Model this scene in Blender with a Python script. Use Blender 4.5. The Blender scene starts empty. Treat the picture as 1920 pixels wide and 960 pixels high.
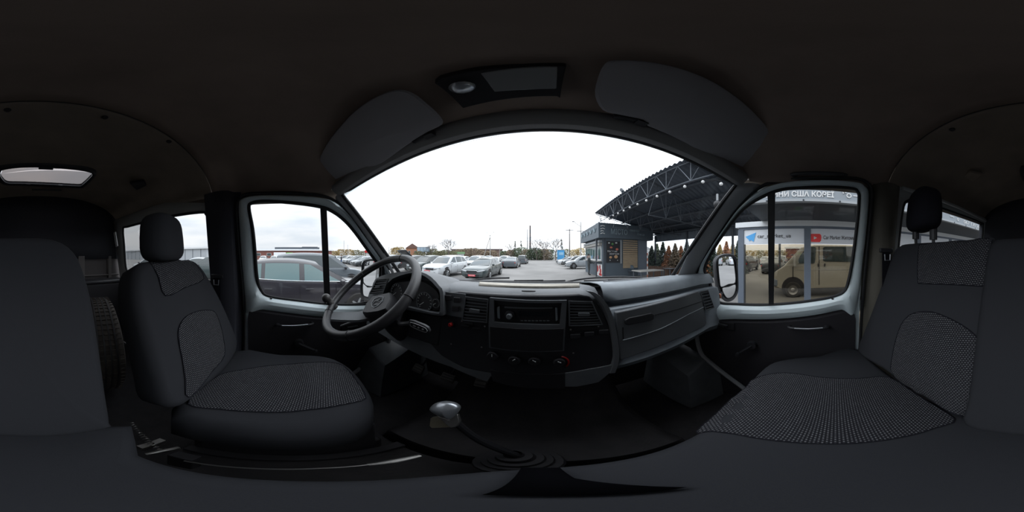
import bpy, math, random
from math import sin, cos, tan, pi, radians as R, degrees, atan2, sqrt
from mathutils import Vector as V, Matrix

C = bpy.context.scene.collection
SC = bpy.context.scene
EYE = 1.62           # height of the camera above the asphalt; everything is laid out relative to the eye, then lifted

# ---------------------------------------------------------------- camera
cd = bpy.data.cameras.new('camera')
cd.type = 'PANO'
cd.panorama_type = 'EQUIRECTANGULAR' if hasattr(cd, 'panorama_type') else cd.type
try:
    cd.cycles.panorama_type = 'EQUIRECTANGULAR'
except Exception:
    pass
for k, v in (('latitude_min', -pi/2), ('latitude_max', pi/2), ('longitude_min', -pi), ('longitude_max', pi)):
    for tgt in (cd, getattr(cd, 'cycles', None)):
        try: setattr(tgt, k, v)
        except Exception: pass
cd.clip_start = 0.01; cd.clip_end = 1000
cam = bpy.data.objects.new('camera', cd); C.objects.link(cam)
cam.rotation_euler = (R(90), 0, R(11.25))
SC.camera = cam

# ---------------------------------------------------------------- sky, exposure
SC.view_settings.view_transform = 'Standard'
SC.view_settings.look = 'None'
SC.view_settings.gamma = 1
SC.view_settings.use_curve_mapping = False
SC.view_settings.exposure = 0.0
SC.cycles.use_denoising = True
SC.cycles.max_bounces = 8
SC.cycles.diffuse_bounces = 5
SC.cycles.transparent_max_bounces = 24
SC.cycles.sample_clamp_indirect = 6
SC.cycles.caustics_reflective = False
SC.cycles.caustics_refractive = False
w = bpy.data.worlds.new('overcast'); SC.world = w; w.use_nodes = True
nt = w.node_tree; N = nt.nodes; Lk = nt.links; N.clear()
out = N.new('ShaderNodeOutputWorld'); bg = N.new('ShaderNodeBackground')
tc = N.new('ShaderNodeTexCoord'); mp = N.new('ShaderNodeMapping'); mp.inputs['Scale'].default_value = (1.2, 1.2, 6)
no = N.new('ShaderNodeTexNoise'); no.inputs['Scale'].default_value = 1.6; no.inputs['Detail'].default_value = 4
rp = N.new('ShaderNodeValToRGB')
rp.color_ramp.elements[0].position = .35; rp.color_ramp.elements[0].color = (.70, .78, .87, 1)
rp.color_ramp.elements[1].position = .62; rp.color_ramp.elements[1].color = (.95, .97, 1.0, 1)
# veiled sun: the cloud is brighter high up ahead of the van
dt = N.new('ShaderNodeVectorMath'); dt.operation = 'DOT_PRODUCT'; dt.inputs[1].default_value = (.12, .86, .5)
mr = N.new('ShaderNodeMapRange'); mr.inputs['From Min'].default_value = .1; mr.inputs['From Max'].default_value = 1.0
mr.inputs['To Min'].default_value = 0.0; mr.inputs['To Max'].default_value = 1.3
# and, as under any overcast, brighter towards the zenith than at the horizon
sx_ = N.new('ShaderNodeSeparateXYZ'); sq = N.new('ShaderNodeMath'); sq.operation = 'POWER'; sq.inputs[1].default_value = 2
za = N.new('ShaderNodeMath'); za.operation = 'MULTIPLY_ADD'; za.inputs[1].default_value = 3.1; za.inputs[2].default_value = 1.02
sm = N.new('ShaderNodeMath'); sm.operation = 'ADD'
Lk.new(tc.outputs['Generated'], mp.inputs['Vector']); Lk.new(mp.outputs['Vector'], no.inputs['Vector'])
Lk.new(no.outputs['Fac'], rp.inputs['Fac']); Lk.new(rp.outputs['Color'], bg.inputs['Color'])
Lk.new(tc.outputs['Generated'], dt.inputs[0]); Lk.new(dt.outputs['Value'], mr.inputs['Value'])
Lk.new(tc.outputs['Generated'], sx_.inputs[0]); Lk.new(sx_.outputs['Z'], sq.inputs[0]); Lk.new(sq.outputs['Value'], za.inputs[0])
Lk.new(za.outputs['Value'], sm.inputs[0]); Lk.new(mr.outputs['Result'], sm.inputs[1]); Lk.new(sm.outputs['Value'], bg.inputs['Strength']); Lk.new(bg.outputs['Background'], out.inputs['Surface'])

# ---------------------------------------------------------------- pixel -> point on a real plane
def ray(px, py):
    az = R((px-1020)*.1875); el = R((480-py)*.1875)
    return V((sin(az)*cos(el), cos(az)*cos(el), sin(el)))
def PL(px, py, p0, n):
    d = ray(px, py); n = V(n); p0 = V(p0)
    return d*(p0.dot(n)/d.dot(n))
def PX(px, py, x): return PL(px, py, (x, 0, 0), (1, 0, 0))
def PY(px, py, y): return PL(px, py, (0, y, 0), (0, 1, 0))
def PZ(px, py, z): return PL(px, py, (0, 0, z), (0, 0, 1))
def PD(px, py, d):
    r = ray(px, py); h = sqrt(r.x*r.x+r.y*r.y); return r*(d/h)

# ---------------------------------------------------------------- mesh builder
class MB:
    def __init__(s): s.v = []; s.f = []; s.uv = {}; s.mi = {}
    def add(s, vs, fs, uvs=None, mi=0):
        b = len(s.v); s.v += [tuple(p) for p in vs]
        for f in fs:
            if mi: s.mi[len(s.f)] = mi
            s.f.append(tuple(i+b for i in f))
        if uvs:
            for i, u in enumerate(uvs): s.uv[b+i] = u
        return s
    def box(s, c, size, rot=None, mi=0):
        x, y, z = [k/2 for k in size]; c = V(c)
        vs = [V((a*x, b*y, d*z)) for a in (-1, 1) for b in (-1, 1) for d in (-1, 1)]
        if rot is not None: vs = [rot @ p for p in vs]
        vs = [p+c for p in vs]
        return s.add(vs, [(0,1,3,2), (4,6,7,5), (0,4,5,1), (2,3,7,6), (0,2,6,4), (1,5,7,3)], mi=mi)
    def grid(s, rows, cu=False, cv=False, uv=None, mi=0):
        n = len(rows); m = len(rows[0]); vs = [p for r in rows for p in r]; fs = []
        for i in range(n-1+(1 if cu else 0)):
            for j in range(m-1+(1 if cv else 0)):
                a, b = i % n, (i+1) % n; c, d = j % m, (j+1) % m
                fs.append((a*m+c, a*m+d, b*m+d, b*m+c))
        return s.add(vs, fs, [q for r in uv for q in r] if uv else None, mi)
    def tube(s, pts, r, n=8, closed=False, cap=True, flat=1.0, up=None):
        pts = [V(p) for p in pts]; k = len(pts); rs = r if isinstance(r, (list, tuple)) else [r]*k
        rows = []; prev = None
        for i, p in enumerate(pts):
            a = pts[(i-1) % k] if (closed or i > 0) else p; b = pts[(i+1) % k] if (closed or i < k-1) else p
            t = (b-a).normalized()
            if prev is None:
                u = V(up) if up else (V((0, 0, 1)) if abs(t.z) < .9 else V((1, 0, 0)))
            else: u = prev
            u = (u - t*u.dot(t)).normalized(); prev = u; q = t.cross(u)
            rows.append([p + (u*cos(2*pi*j/n)*flat + q*sin(2*pi*j/n))*rs[i] for j in range(n)])
        s.grid(rows, cu=closed, cv=True)
        if cap and not closed:
            b = len(s.v); s.v += [tuple(p) for p in rows[0]]+[tuple(p) for p in rows[-1]]
            s.f.append(tuple(b+j for j in range(n))); s.f.append(tuple(b+n+j for j in reversed(range(n))))
        return s
    def lathe(s, prof, o=(0,0,0), axis=(0,0,1), n=16, mi=0):
        ax = V(axis).normalized(); u = ax.orthogonal().normalized(); q = ax.cross(u); o = V(o)
        rows = [[o + ax*h + (u*cos(2*pi*j/n)+q*sin(2*pi*j/n))*max(r, 1e-5) for j in range(n)] for r, h in prof]
        return s.grid(rows, cv=True, mi=mi)
    def prism(s, pts, vec, mi=0):
        pts = [V(p) for p in pts]; n = len(pts); vec = V(vec)
        vs = pts+[p+vec for p in pts]
        fs = [tuple(range(n)), tuple(range(2*n-1, n-1, -1))]+[(i, i+n, (i+1) % n+n, (i+1) % n) for i in range(n)]
        return s.add(vs, fs, mi=mi)
    def ball(s, c, r, n=10, m=7, sc=(1,1,1)):
        c = V(c)
        rows = [[c+V((sc[0]*r*sin(pi*i/m)*cos(2*pi*j/n), sc[1]*r*sin(pi*i/m)*sin(2*pi*j/n), sc[2]*r*cos(pi*i/m))) for j in range(n)] for i in range(m+1)]
        return s.grid(rows, cv=True)

def catmull(pts, k=4, closed=False):
    pts = [V(p) for p in pts]; n = len(pts); o = []
    rng = range(n if closed else n-1)
    for i in rng:
        if closed: p0, p1, p2, p3 = (pts[(i+j-1) % n] for j in range(4))
        else: p0, p1, p2, p3 = pts[max(i-1, 0)], pts[i], pts[i+1], pts[min(i+2, n-1)]
        for j in range(k):
            t = j/k
            o.append(.5*((2*p1)+(p2-p0)*t+(2*p0-5*p1+4*p2-p3)*t*t+(3*p1-p0-3*p2+p3)*t**3))
    if not closed: o.append(pts[-1])
    return o
def resample(pts, n):
    pts = [V(p) for p in pts]; L = [0]
    for a, b in zip(pts, pts[1:]): L.append(L[-1]+(b-a).length)
    o = []; j = 0
    for i in range(n):
        t = L[-1]*i/(n-1)
        while j < len(L)-2 and L[j+1] < t: j += 1
        s = (t-L[j])/max(L[j+1]-L[j], 1e-9); o.append(pts[j].lerp(pts[j+1], min(max(s, 0), 1)))
    return o

def obj(name, mb, mat, parent=None, bevel=0, sub=0, smooth=35, solid=0, label=None, local=False, seg=2):
    me = bpy.data.meshes.new(name); me.from_pydata(mb.v, [], mb.f)
    if mb.uv:
        ul = me.uv_layers.new(name='uv')
        for l in me.loops: ul.data[l.index].uv = mb.uv.get(l.vertex_index, (0, 0))
    for m in (mat if isinstance(mat, (list, tuple)) else [mat]): me.materials.append(m)
    for i, k in mb.mi.items(): me.polygons[i].material_index = k
    if smooth:
        for p in me.polygons: p.use_smooth = True
        try: me.set_sharp_from_angle(angle=R(smooth))
        except Exception: pass
    me.validate(); me.update()
    o = bpy.data.objects.new(name, me); C.objects.link(o)
    if parent is not None:
        o.parent = parent
        if parent.type == 'EMPTY' and not local: o.matrix_parent_inverse = parent.matrix_basis.inverted()
    if solid:
        s = o.modifiers.new('s', 'SOLIDIFY'); s.thickness = solid; s.offset = 0
    if bevel:
        b = o.modifiers.new('b', 'BEVEL'); b.width = bevel; b.segments = seg; b.limit_method = 'ANGLE'; b.angle_limit = R(40); b.harden_normals = False
    if sub:
        m = o.modifiers.new('u', 'SUBSURF'); m.levels = m.render_levels = sub
    if label: o['label'] = label
    return o
def thing(name, label, cat, loc=(0,0,0), group=None):
    o = bpy.data.objects.new(name, None); C.objects.link(o); o.location = loc; o.empty_display_size = .1
    o['label'] = label; o['category'] = cat
    if group: o['group'] = group
    return o
def tag(o, label, cat, group=None):
    o['label'] = label; o['category'] = cat
    if group: o['group'] = group
    return o
def structure(o): o['kind'] = 'structure'; return o
def sroot(name, loc=(0,0,0)):
    o = bpy.data.objects.new(name, None); C.objects.link(o); o.location = loc; o['kind'] = 'structure'; return o
def copy_tree(o, parent=None):
    c = o.copy(); C.objects.link(c)
    if parent is not None: c.parent = parent
    for ch in list(o.children): copy_tree(ch, c)
    return c

# ---------------------------------------------------------------- materials
MATS = {}
def mat(name, col, rough=.6, metal=0, spec=.5, var=0, vscale=20, bump=0, bscale=200, coat=0, col2=None, stretch=None, emit=0):
    if name in MATS: return MATS[name]
    m = bpy.data.materials.new(name); m.use_nodes = True; t = m.node_tree; b = t.nodes['Principled BSDF']
    b.inputs['Base Color'].default_value = (*col, 1); b.inputs['Roughness'].default_value = rough
    b.inputs['Metallic'].default_value = metal; b.inputs['Specular IOR Level'].default_value = spec
    if coat: b.inputs['Coat Weight'].default_value = coat; b.inputs['Coat Roughness'].default_value = .06
    if emit: b.inputs['Emission Color'].default_value = (*col, 1); b.inputs['Emission Strength'].default_value = emit
    if var or bump:
        tc = t.nodes.new('ShaderNodeTexCoord'); src = tc.outputs['Object']
        if stretch:
            mp = t.nodes.new('ShaderNodeMapping'); mp.inputs['Scale'].default_value = stretch; t.links.new(src, mp.inputs['Vector']); src = mp.outputs['Vector']
    if var:
        n = t.nodes.new('ShaderNodeTexNoise'); n.inputs['Scale'].default_value = vscale; n.inputs['Detail'].default_value = 5
        t.links.new(src, n.inputs['Vector'])
        r = t.nodes.new('ShaderNodeValToRGB'); r.color_ramp.elements[0].position = .3; r.color_ramp.elements[1].position = .7
        c2 = col2 or [min(1, c*(1+var)) for c in col]; c1 = col if col2 else [c*(1-var) for c in col]
        r.color_ramp.elements[0].color = (*c1, 1); r.color_ramp.elements[1].color = (*c2, 1)
        t.links.new(n.outputs['Fac'], r.inputs['Fac']); t.links.new(r.outputs['Color'], b.inputs['Base Color'])
    if bump:
        n = t.nodes.new('ShaderNodeTexNoise'); n.inputs['Scale'].default_value = bscale; n.inputs['Detail'].default_value = 3
        t.links.new(src, n.inputs['Vector'])
        bp = t.nodes.new('ShaderNodeBump'); bp.inputs['Strength'].default_value = bump; bp.inputs['Distance'].default_value = .0005 if bscale > 90 else .003
        t.links.new(n.outputs['Fac'], bp.inputs['Height']); t.links.new(bp.outputs['Normal'], b.inputs['Normal'])
    MATS[name] = m; return m
def glassmat(name, tint, refl=.06, rough=0.0):
    m = bpy.data.materials.new(name); m.use_nodes = True; t = m.node_tree; t.nodes.clear()
    o = t.nodes.new('ShaderNodeOutputMaterial'); mx = t.nodes.new('ShaderNodeMixShader')
    tr = t.nodes.new('ShaderNodeBsdfTransparent'); tr.inputs['Color'].default_value = (*tint, 1)
    gl = t.nodes.new('ShaderNodeBsdfGlossy'); gl.inputs['Roughness'].default_value = rough
    lw = t.nodes.new('ShaderNodeLayerWeight'); lw.inputs['Blend'].default_value = .25
    mr = t.nodes.new('ShaderNodeMapRange'); mr.inputs['To Min'].default_value = refl; mr.inputs['To Max'].default_value = .6
    t.links.new(lw.outputs['Fresnel'], mr.inputs['Value']); mr.inputs['From Min'].default_value = .04
    t.links.new(mr.outputs['Result'], mx.inputs['Fac']); t.links.new(tr.outputs['BSDF'], mx.inputs[1]); t.links.new(gl.outputs['BSDF'], mx.inputs[2])
    t.links.new(mx.outputs['Shader'], o.inputs['Surface']); return m
def dashes(name, dark, light):
    """woven seat cloth: staggered short light threads on dark cloth, from the uv in metres"""
    m = bpy.data.materials.new(name); m.use_nodes = True; t = m.node_tree; b = t.nodes['Principled BSDF']
    b.inputs['Roughness'].default_value = .95; b.inputs['Specular IOR Level'].default_value = .15
    uv = t.nodes.new('ShaderNodeUVMap'); uv.uv_map = 'uv'
    br = t.nodes.new('ShaderNodeTexBrick'); br.offset = .5
    br.inputs['Scale'].default_value = 1; br.inputs['Brick Width'].default_value = .0085; br.inputs['Row Height'].default_value = .0062
    br.inputs['Mortar Size'].default_value = .0022; br.inputs['Mortar Smooth'].default_value = .4
    br.inputs['Color1'].default_value = (*light, 1); br.inputs['Color2'].default_value = (*[c*.7 for c in light], 1)
    br.inputs['Mortar'].default_value = (*dark, 1)
    mp = t.nodes.new('ShaderNodeMapping'); mp.inputs['Rotation'].default_value = (0, 0, .22)
    t.links.new(uv.outputs['UV'], mp.inputs['Vector']); t.links.new(mp.outputs['Vector'], br.inputs['Vector'])
    t.links.new(br.outputs['Color'], b.inputs['Base Color'])
    bp = t.nodes.new('ShaderNodeBump'); bp.inputs['Strength'].default_value = .5; bp.inputs['Distance'].default_value = .001; bp.invert = True
    t.links.new(br.outputs['Fac'], bp.inputs['Height']); t.links.new(bp.outputs['Normal'], b.inputs['Normal'])
    return m
M = dict(
    head=mat('headliner cloth', (.25, .195, .165), .95, spec=.1, var=.12, vscale=6, bump=.4, bscale=500),
    head2=mat('rear headliner cloth', (.22, .182, .15), .95, spec=.1, var=.12, vscale=6, bump=.4, bscale=500),
    header=mat('header trim', (.26, .25, .25), .8, bump=.2),
    pillar=mat('pillar trim', (.34, .345, .355), .55, bump=.25, bscale=400),
    bpillar=mat('b pillar trim', (.045, .046, .06), .8, bump=.2),
    bpillar2=mat('olive pillar trim', (.12, .11, .09), .8, bump=.2),
    white=mat('white door paint', (.74, .84, .87), .3, coat=.3),
    white2=mat('grey body paint', (.42, .43, .43), .45),
    rubber=mat('black rubber', (.012, .012, .014), .6),
    black=mat('black plastic', (.026, .026, .030), .5, bump=.2, bscale=500),
    black2=mat('matt black plastic', (.013, .012, .015), .75),
    panel=mat('door trim board', (.020, .018, .022), .8, bump=.3, bscale=300),
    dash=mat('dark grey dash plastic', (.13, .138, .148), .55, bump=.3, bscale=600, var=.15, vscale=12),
    dash2=mat('grey dash plastic', (.27, .30, .33), .48, bump=.3, bscale=600, var=.18, vscale=9),  # lightened: the light on the passenger dash top is put into the colour
    dash3=mat('shaded dash plastic', (.14, .147, .157), .5, bump=.3, bscale=600, var=.10, vscale=9),  # same dash plastic, darker: the less lit glovebox face put into the colour
    tan=mat('dusty defroster strip', (.42, .385, .33), .8, var=.15, vscale=30),
    seat=mat('charcoal seat cloth', (.034, .035, .040), .95, spec=.15, bump=.4, bscale=900),
    seat2=mat('black seat cloth', (.014, .014, .019), .95, spec=.1, bump=.4, bscale=900),
    weave=dashes('woven seat inserts', (.018, .018, .022), (.17, .17, .18)),
    floor=mat('black floor mat', (.014, .012, .014), .75, var=.4, vscale=15, bump=.6, bscale=60),
    silver=mat('worn silver', (.45, .47, .50), .28, metal=.7),
    steel=mat('dull steel', (.30, .29, .28), .4, metal=.9),
    brass=mat('rusty steel', (.16, .11, .08), .6, metal=.5, var=.4, vscale=40),
    red=mat('red plastic', (.45, .012, .01), .35),
    redlight=mat('red tail lens', (.5, .01, .02), .2, coat=.5),
    leather=mat('black leather', (.028, .027, .030), .42, bump=.5, bscale=350),
    tyre=mat('tyre rubber', (.022, .020, .019), .85, bump=.3, bscale=90),
    tread=mat('dusty tyre', (.040, .033, .028), .9, var=.35, vscale=25),
    visor=mat('sun visor vinyl', (.30, .285, .30), .75, bump=.2, bscale=300),
    label=mat('white print', (.7, .7, .7), .6),
    mirror=mat('mirror glass', (.85, .87, .9), .02, metal=1),
    asphalt=mat('asphalt', (.165, .159, .153), .85, var=.22, vscale=.35, bump=.5, bscale=30),
    brick=mat('red brick', (.20, .085, .07), .85, var=.2, vscale=3),
    wallwhite=mat('white cladding', (.62, .63, .64), .6),
    shed=mat('grey shed cladding', (.36, .38, .40), .6),
    darksteel=mat('dark painted steel', (.055, .065, .08), .6),
    post=mat('blue grey post', (.125, .150, .19), .5),
    beam=mat('white beam', (.78, .80, .82), .5),
    banner=mat('grey banner', (.27, .30, .33), .6),
    board=mat('white sign board', (.80, .83, .88), .5),
    blue=mat('light blue', (.08, .38, .75), .5),
    wood=mat('timber boards', (.36, .27, .17), .7, var=.2, vscale=4, stretch=(1, 1, 12)),
    kiosk=mat('kiosk panels', (.075, .10, .125), .55),
    conc=mat('concrete', (.33, .32, .30), .85, var=.15),
    bark=mat('bare bark', (.14, .115, .10), .9),
    skin=mat('skin', (.45, .27, .20), .6), jacket=mat('dark jacket', (.02, .022, .028), .9), jeans=mat('blue jeans', (.05, .10, .22), .9),
)
G = dict(clear=glassmat('clear window glass', (.97, .98, .98), .02), tint=glassmat('bronze glass', (.72, .68, .60), .05),
         hatch=glassmat('frosted hatch glass', (.42, .38, .37), .05))

# ================================================================ THE CAB (setting)
# ---- door planes: upright below the belt line, leaning in above
def hitR(px, py, off=0):
    p = PL(px, py, (.808-off, 0, -.25), (1, 0, .145))
    if p.z < -.25: p = PX(px, py, .808-off)
    return p
def hitL(px, py, off=0):
    p = PL(px, py, (-.943+off, 0, -.25), (1, 0, -.155))
    if p.z < -.25: p = PX(px, py, -.943+off)
    return p
CX = -.068
def header(u, dy=0, dz=0): return V((CX+.735*u, .40-.13*u*u+dy, .40-.065*u*u+dz))
def base(u): return V((CX+.713*u, .84-.18*u*u, -.135))
us = [-1+2*i/24 for i in range(25)]
# windshield
ws = sroot('window_1')
mb = MB(); rows = []; uv = []
for k in range(7):
    t = k/6; rows.append([header(u).lerp(base(u), t)+V((0, .03, .02))*sin(pi*t) for u in us]); uv.append([((u+1)*.735, t*.65) for u in us])
mb.grid(rows[0:], uv=uv); structure(ws)
obj('pane', mb, G['clear'], ws)
# dotted black band printed along its top edge
fr = bpy.data.materials.new('dotted frit'); fr.use_nodes = True; t = fr.node_tree; t.nodes.clear()
o_ = t.nodes.new('ShaderNodeOutputMaterial'); mx = t.nodes.new('ShaderNodeMixShader'); tr = t.nodes.new('ShaderNodeBsdfTransparent'); df = t.nodes.new('ShaderNodeBsdfDiffuse')
df.inputs['Color'].default_value = (.01, .01, .012, 1)
uvn = t.nodes.new('ShaderNodeUVMap'); uvn.uv_map = 'uv'; vo = t.nodes.new('ShaderNodeTexVoronoi'); vo.inputs['Scale'].default_value = 260; vo.inputs['Randomness'].default_value = 0
sp = t.nodes.new('ShaderNodeSeparateXYZ'); mth = t.nodes.new('ShaderNodeMath'); mth.operation = 'MULTIPLY_ADD'; mth.inputs[1].default_value = -18; mth.inputs[2].default_value = .62
ls = t.nodes.new('ShaderNodeMath'); ls.operation = 'LESS_THAN'
t.links.new(uvn.outputs['UV'], vo.inputs['Vector']); t.links.new(uvn.outputs['UV'], sp.inputs['Vector']); t.links.new(sp.outputs['Y'], mth.inputs[0])
t.links.new(vo.outputs['Distance'], ls.inputs[0]); t.links.new(mth.outputs['Value'], ls.inputs[1]); t.links.new(ls.outputs['Value'], mx.inputs['Fac'])
t.links.new(tr.outputs['BSDF'], mx.inputs[1]); t.links.new(df.outputs['BSDF'], mx.inputs[2]); t.links.new(mx.outputs['Shader'], o_.inputs['Surface'])
mb = MB(); rows = []; uv = []
for k in range(4):
    tt = k/3*.06; rows.append([header(u).lerp(base(u), tt)+V((0, .03, .02))*sin(pi*tt)+V((0, -.002, 0)) for u in us]); uv.append([((u+1)*.735, k/3*.034) for u in us])
mb.grid(rows, uv=uv); obj('dotted_band', mb, fr, ws)
mb = MB(); mb.tube([header(u, .004, .002) for u in us]+[base(u)+V((0, .01, -.01)) for u in reversed(us)], .011, 8, closed=True)
obj('rubber_seal', mb, M['rubber'], ws)

# ---- door frames
def lerp(a, b, t): return a+(b-a)*t
def ringloft(A, B, n=4, rows=((0, 0), (.12, .004), (.35, .016), (.7, .018), (.9, .010), (1, 0)), nrm=(1, 0, 0)):
    A = catmull(A, n, True); B = catmull(B, n, True); nn = V(nrm); m = MB()
    m.grid([[a.lerp(b, t)+nn*o for a, b in zip(A, B)] for t, o in rows], cv=True); return m, A, B
AL = [(467,390),(473,381),(494,377.5),(541,380),(600,388),(625,398),(647,415),(666,437),(684,462),(700,484),(715,505),(722,525),(722,550),(712,566),(680,571),(612,570),(560,564),(505,556),(490,545),(482,520),(478,470),(474,430)]
BL = [(447,387),(452,374),(478,367),(530,366.5),(600,371),(625,381),(650,402),(672,430),(692,460),(711,485),(726,508),(735,530),(738,560),(738,594),(687,595),(603,593),(556,588),(497,580),(467,584),(459,556),(454,500),(450,440)]
AR = [(1350,566.5),(1338,547),(1328,520),(1322,503),(1337,470),(1362,432),(1396,391),(1437,366),(1467,356),(1500,353),(1591,353),(1608,361),(1610,378),(1606,424),(1598,487),(1590,528),(1583,545),(1566,555),(1533,562),(1446,571),(1383,570)]
BR = [(1330,597),(1318,575),(1313,535),(1312,503),(1330,472),(1357,432),(1387,391),(1425,358),(1462,344),(1500,339),(1600,341),(1621,349),(1629,366),(1625,424),(1618,487),(1612,545),(1600,590),(1576,580),(1529,590),(1446,598),(1383,598)]
def door(name, hit, A, B, sgn, win):
    """sgn +1: inward is +x (left door); -1: right door"""
    d = sroot(name, hit(B[0][0], 560))
    A3 = [hit(*p) for p in A]; B3 = [hit(*p) for p in B]
    lo = [1.0 if q[1] > 562 and q[1]-p[1] > 8 else 0.0 for p, q in zip(A, B)]      # the sill below the glass bulges into the cab
    B3 = [hit(*p, .035*k) for p, k in zip(B, lo)]
    m, a, b = ringloft(A3, B3, nrm=(sgn, 0, 0)); lo4 = catmull([V((k, 0, 0)) for k in lo], 4, True)
    m = MB(); nn = V((sgn, 0, 0))
    m.grid([[p.lerp(q, t)+nn*lerp(o1, o2, min(1, max(0, k.x))) for p, q, k in zip(a, b, lo4)] for t, o1, o2 in ((0, 0, 0), (.10, .004, .022), (.25, .012, .034), (.5, .018, .032), (.75, .017, .018), (.92, .010, .006), (1, 0, 0), (1.04, -.01, -.01))], cv=True); obj('door_frame', m, M['white'], d, label='white painted metal door frame round the glass')
    m = MB(); m.tube([p+V((sgn*.004, 0, 0)) for p in a], .0105, 8, closed=True, flat=.8); obj('window_seal', m, M['rubber'], d)
    # outer skin of the door behind the trim, lapping under the pillars
    cc = sum(b, V((0, 0, 0)))/len(b); m = MB(); m.grid([[p+V((-sgn*.010, 0, 0)) for p in a], [p.lerp(q, .6)+V((-sgn*.022, 0, 0)) for p, q in zip(a, b)], [cc+(q-cc)*1.09+V((-sgn*.03, 0, 0)) for q in b]], cv=True); obj('outer_skin', m, M['white'], d)
    w_ = sroot(win, a[0])
    m = MB(); inset = [p+V((-sgn*.012, 0, 0)) for p in a]; m.add(inset, [tuple(range(len(inset)))]); obj('pane', m, G['clear'], w_, smooth=0)
    return d, a, b
dl, al, bl = door('door_1', hitL, AL, BL, 1, 'window_2')
dr, ar, br_ = door('door_2', hitR, AR, BR, -1, 'window_3')
# quarter window dividers
def strip(name, pts, mat_, parent, th=.012, **k):
    m = MB(); n = len(pts); c = V((0, 0, 0))
    for p in pts: c += V(p)
    m.prism(pts, k.pop('vec', V((th, 0, 0)))); return obj(name, m, mat_, parent, bevel=.002, **k)
strip('quarter_window_divider', [hitL(600,389), hitL(612,394), hitL(619,568), hitL(608,568)], M['rubber'], dl, vec=V((.012, 0, 0)))
strip('quarter_window_divider', [hitR(1440,366), hitR(1454,360), hitR(1451,570), hitR(1442,571)], M['rubber'], dr, vec=V((-.012, 0, 0)))
# door rubber seal round the outside of each door
m = MB(); m.tube([p+V((.006, 0, 0)) for p in catmull([hitL(*p) for p in [(459,665),(459,600),(456,540),(449,470),(445,400),(448,376),(462,365),(500,363),(560,363),(605,368),(632,380),(656,402),(680,435),(705,470),(730,505)]], 4)], .009, 8)
obj('door_seal', m, M['rubber'], dl)
m = MB(); m.tube([p+V((-.006, 0, 0)) for p in catmull([hitR(*p) for p in [(1302,520),(1322,480),(1352,433),(1384,388),(1424,353),(1470,338),(1550,335),(1605,336),(1626,345),(1634,362),(1630,420),(1623,490),(1616,570),(1611,655)]], 4)], .009, 8)
obj('door_seal', m, M['rubber'], dr)
# white metal edge below the window, beside the trim board
strip('door_edge', [hitL(458,560), hitL(468,586), hitL(468,760), hitL(459,760)], M['white'], dl, vec=V((-.02, 0, 0)))
strip('door_edge', [hitR(1612,545), hitR(1600,590), hitR(1599,760), hitR(1608,760)], M['white'], dr, vec=V((.02, 0, 0)))
# dark trim board
def board(hit, pts, parent, sgn):
    top = catmull([hit(*p) for p in pts], 3); rows = []
    for off, dz in ((.008, .004), (.030, .0), (.036, -.006)): rows.append([p+V((sgn*off, 0, dz)) for p in top])
    rows.append([V((p.x+sgn*.024, p.y, -.60)) for p in top]); rows.append([V((p.x+sgn*.010, p.y, -.98)) for p in top])
    m = MB(); m.grid(rows); return obj('trim_board', m, M['panel'], parent, label='black door trim board')
board(hitL, [(467,600),(468,586),(475,579),(509,583),(556,589),(603,594),(687,596),(745,597)], dl, 1)
board(hitR, [(1300,600),(1344,597),(1446,599),(1529,591),(1577,581),(1594,581),(1600,591),(1600,606)], dr, -1)
# pull handles, lock buttons, cranks, latches
def handle(hit, a, b, parent, sgn):
    p, q = hit(*a, .03), hit(*b, .03); n = V((sgn, 0, 0)); pts = [p, p+n*.03+V((0, 0, .004)), p.lerp(q, .5)+n*.042, q+n*.03, q]
    m = MB(); m.tube(catmull(pts, 4), .0085, 8, flat=.8); obj('pull_handle', m, M['black'], parent)
    m = MB(); m.tube([p.lerp(q, .12)+n*.043+V((0, 0, .006)), p.lerp(q, .5)+n*.049+V((0, 0, .006)), q.lerp(p, .12)+n*.043+V((0, 0, .006))], .0028, 6); obj('handle_strip', m, M['silver'], parent)
handle(hitL, (522,607), (583,604), dl, 1); handle(hitR, (1482,611), (1548,610), dr, -1)
for hit, p, par, sg in ((hitL, (509,560), dl, 1), (hitR, (1560,562), dr, -1)):
    q = hit(*p)+V((sg*.022, 0, -.006)); m = MB(); m.lathe([(0, .018), (.007, .018), (.007, .012), (.004, .008), (.004, 0), (.008, 0), (.008, -.004), (0, -.004)], q, (0, 0, 1), 10); obj('lock_button', m, M['rubber'], par)
def crank(hit, c, e, par, sg):
    p, q = hit(*c, .02), hit(*e, .02); n = V((sg, 0, 0)); m = MB()
    m.lathe([(0, .03), (.022, .03), (.026, .015), (.026, 0)], p, n, 14); m.tube([p+n*.022, q+n*.034], [.012, .008], 8, flat=.6)
    o = obj('window_crank', m, M['black'], par); m = MB(); m.lathe([(0, .06), (.010, .058), (.011, .035), (.006, .03)], q, n, 10); obj('crank_knob', m, M['black'], o)
crank(hitR, (1412,644), (1389,657), dr, -1); crank(hitL, (560,640), (590,652), dl, 1)
for hit, p, par, sg in ((hitR, (1361,608), dr, -1), (hitL, (655,612), dl, 1)):
    q = hit(*p, .02); m = MB(); m.box(q+V((sg*.012, 0, 0)), (.02, .12, .05)); o = obj('latch_recess', m, M['black2'], par, bevel=.006)
    m = MB(); m.box(q+V((sg*.026, .01, .004)), (.012, .07, .016)); obj('latch_lever', m, M['black'], o, bevel=.004)
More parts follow.
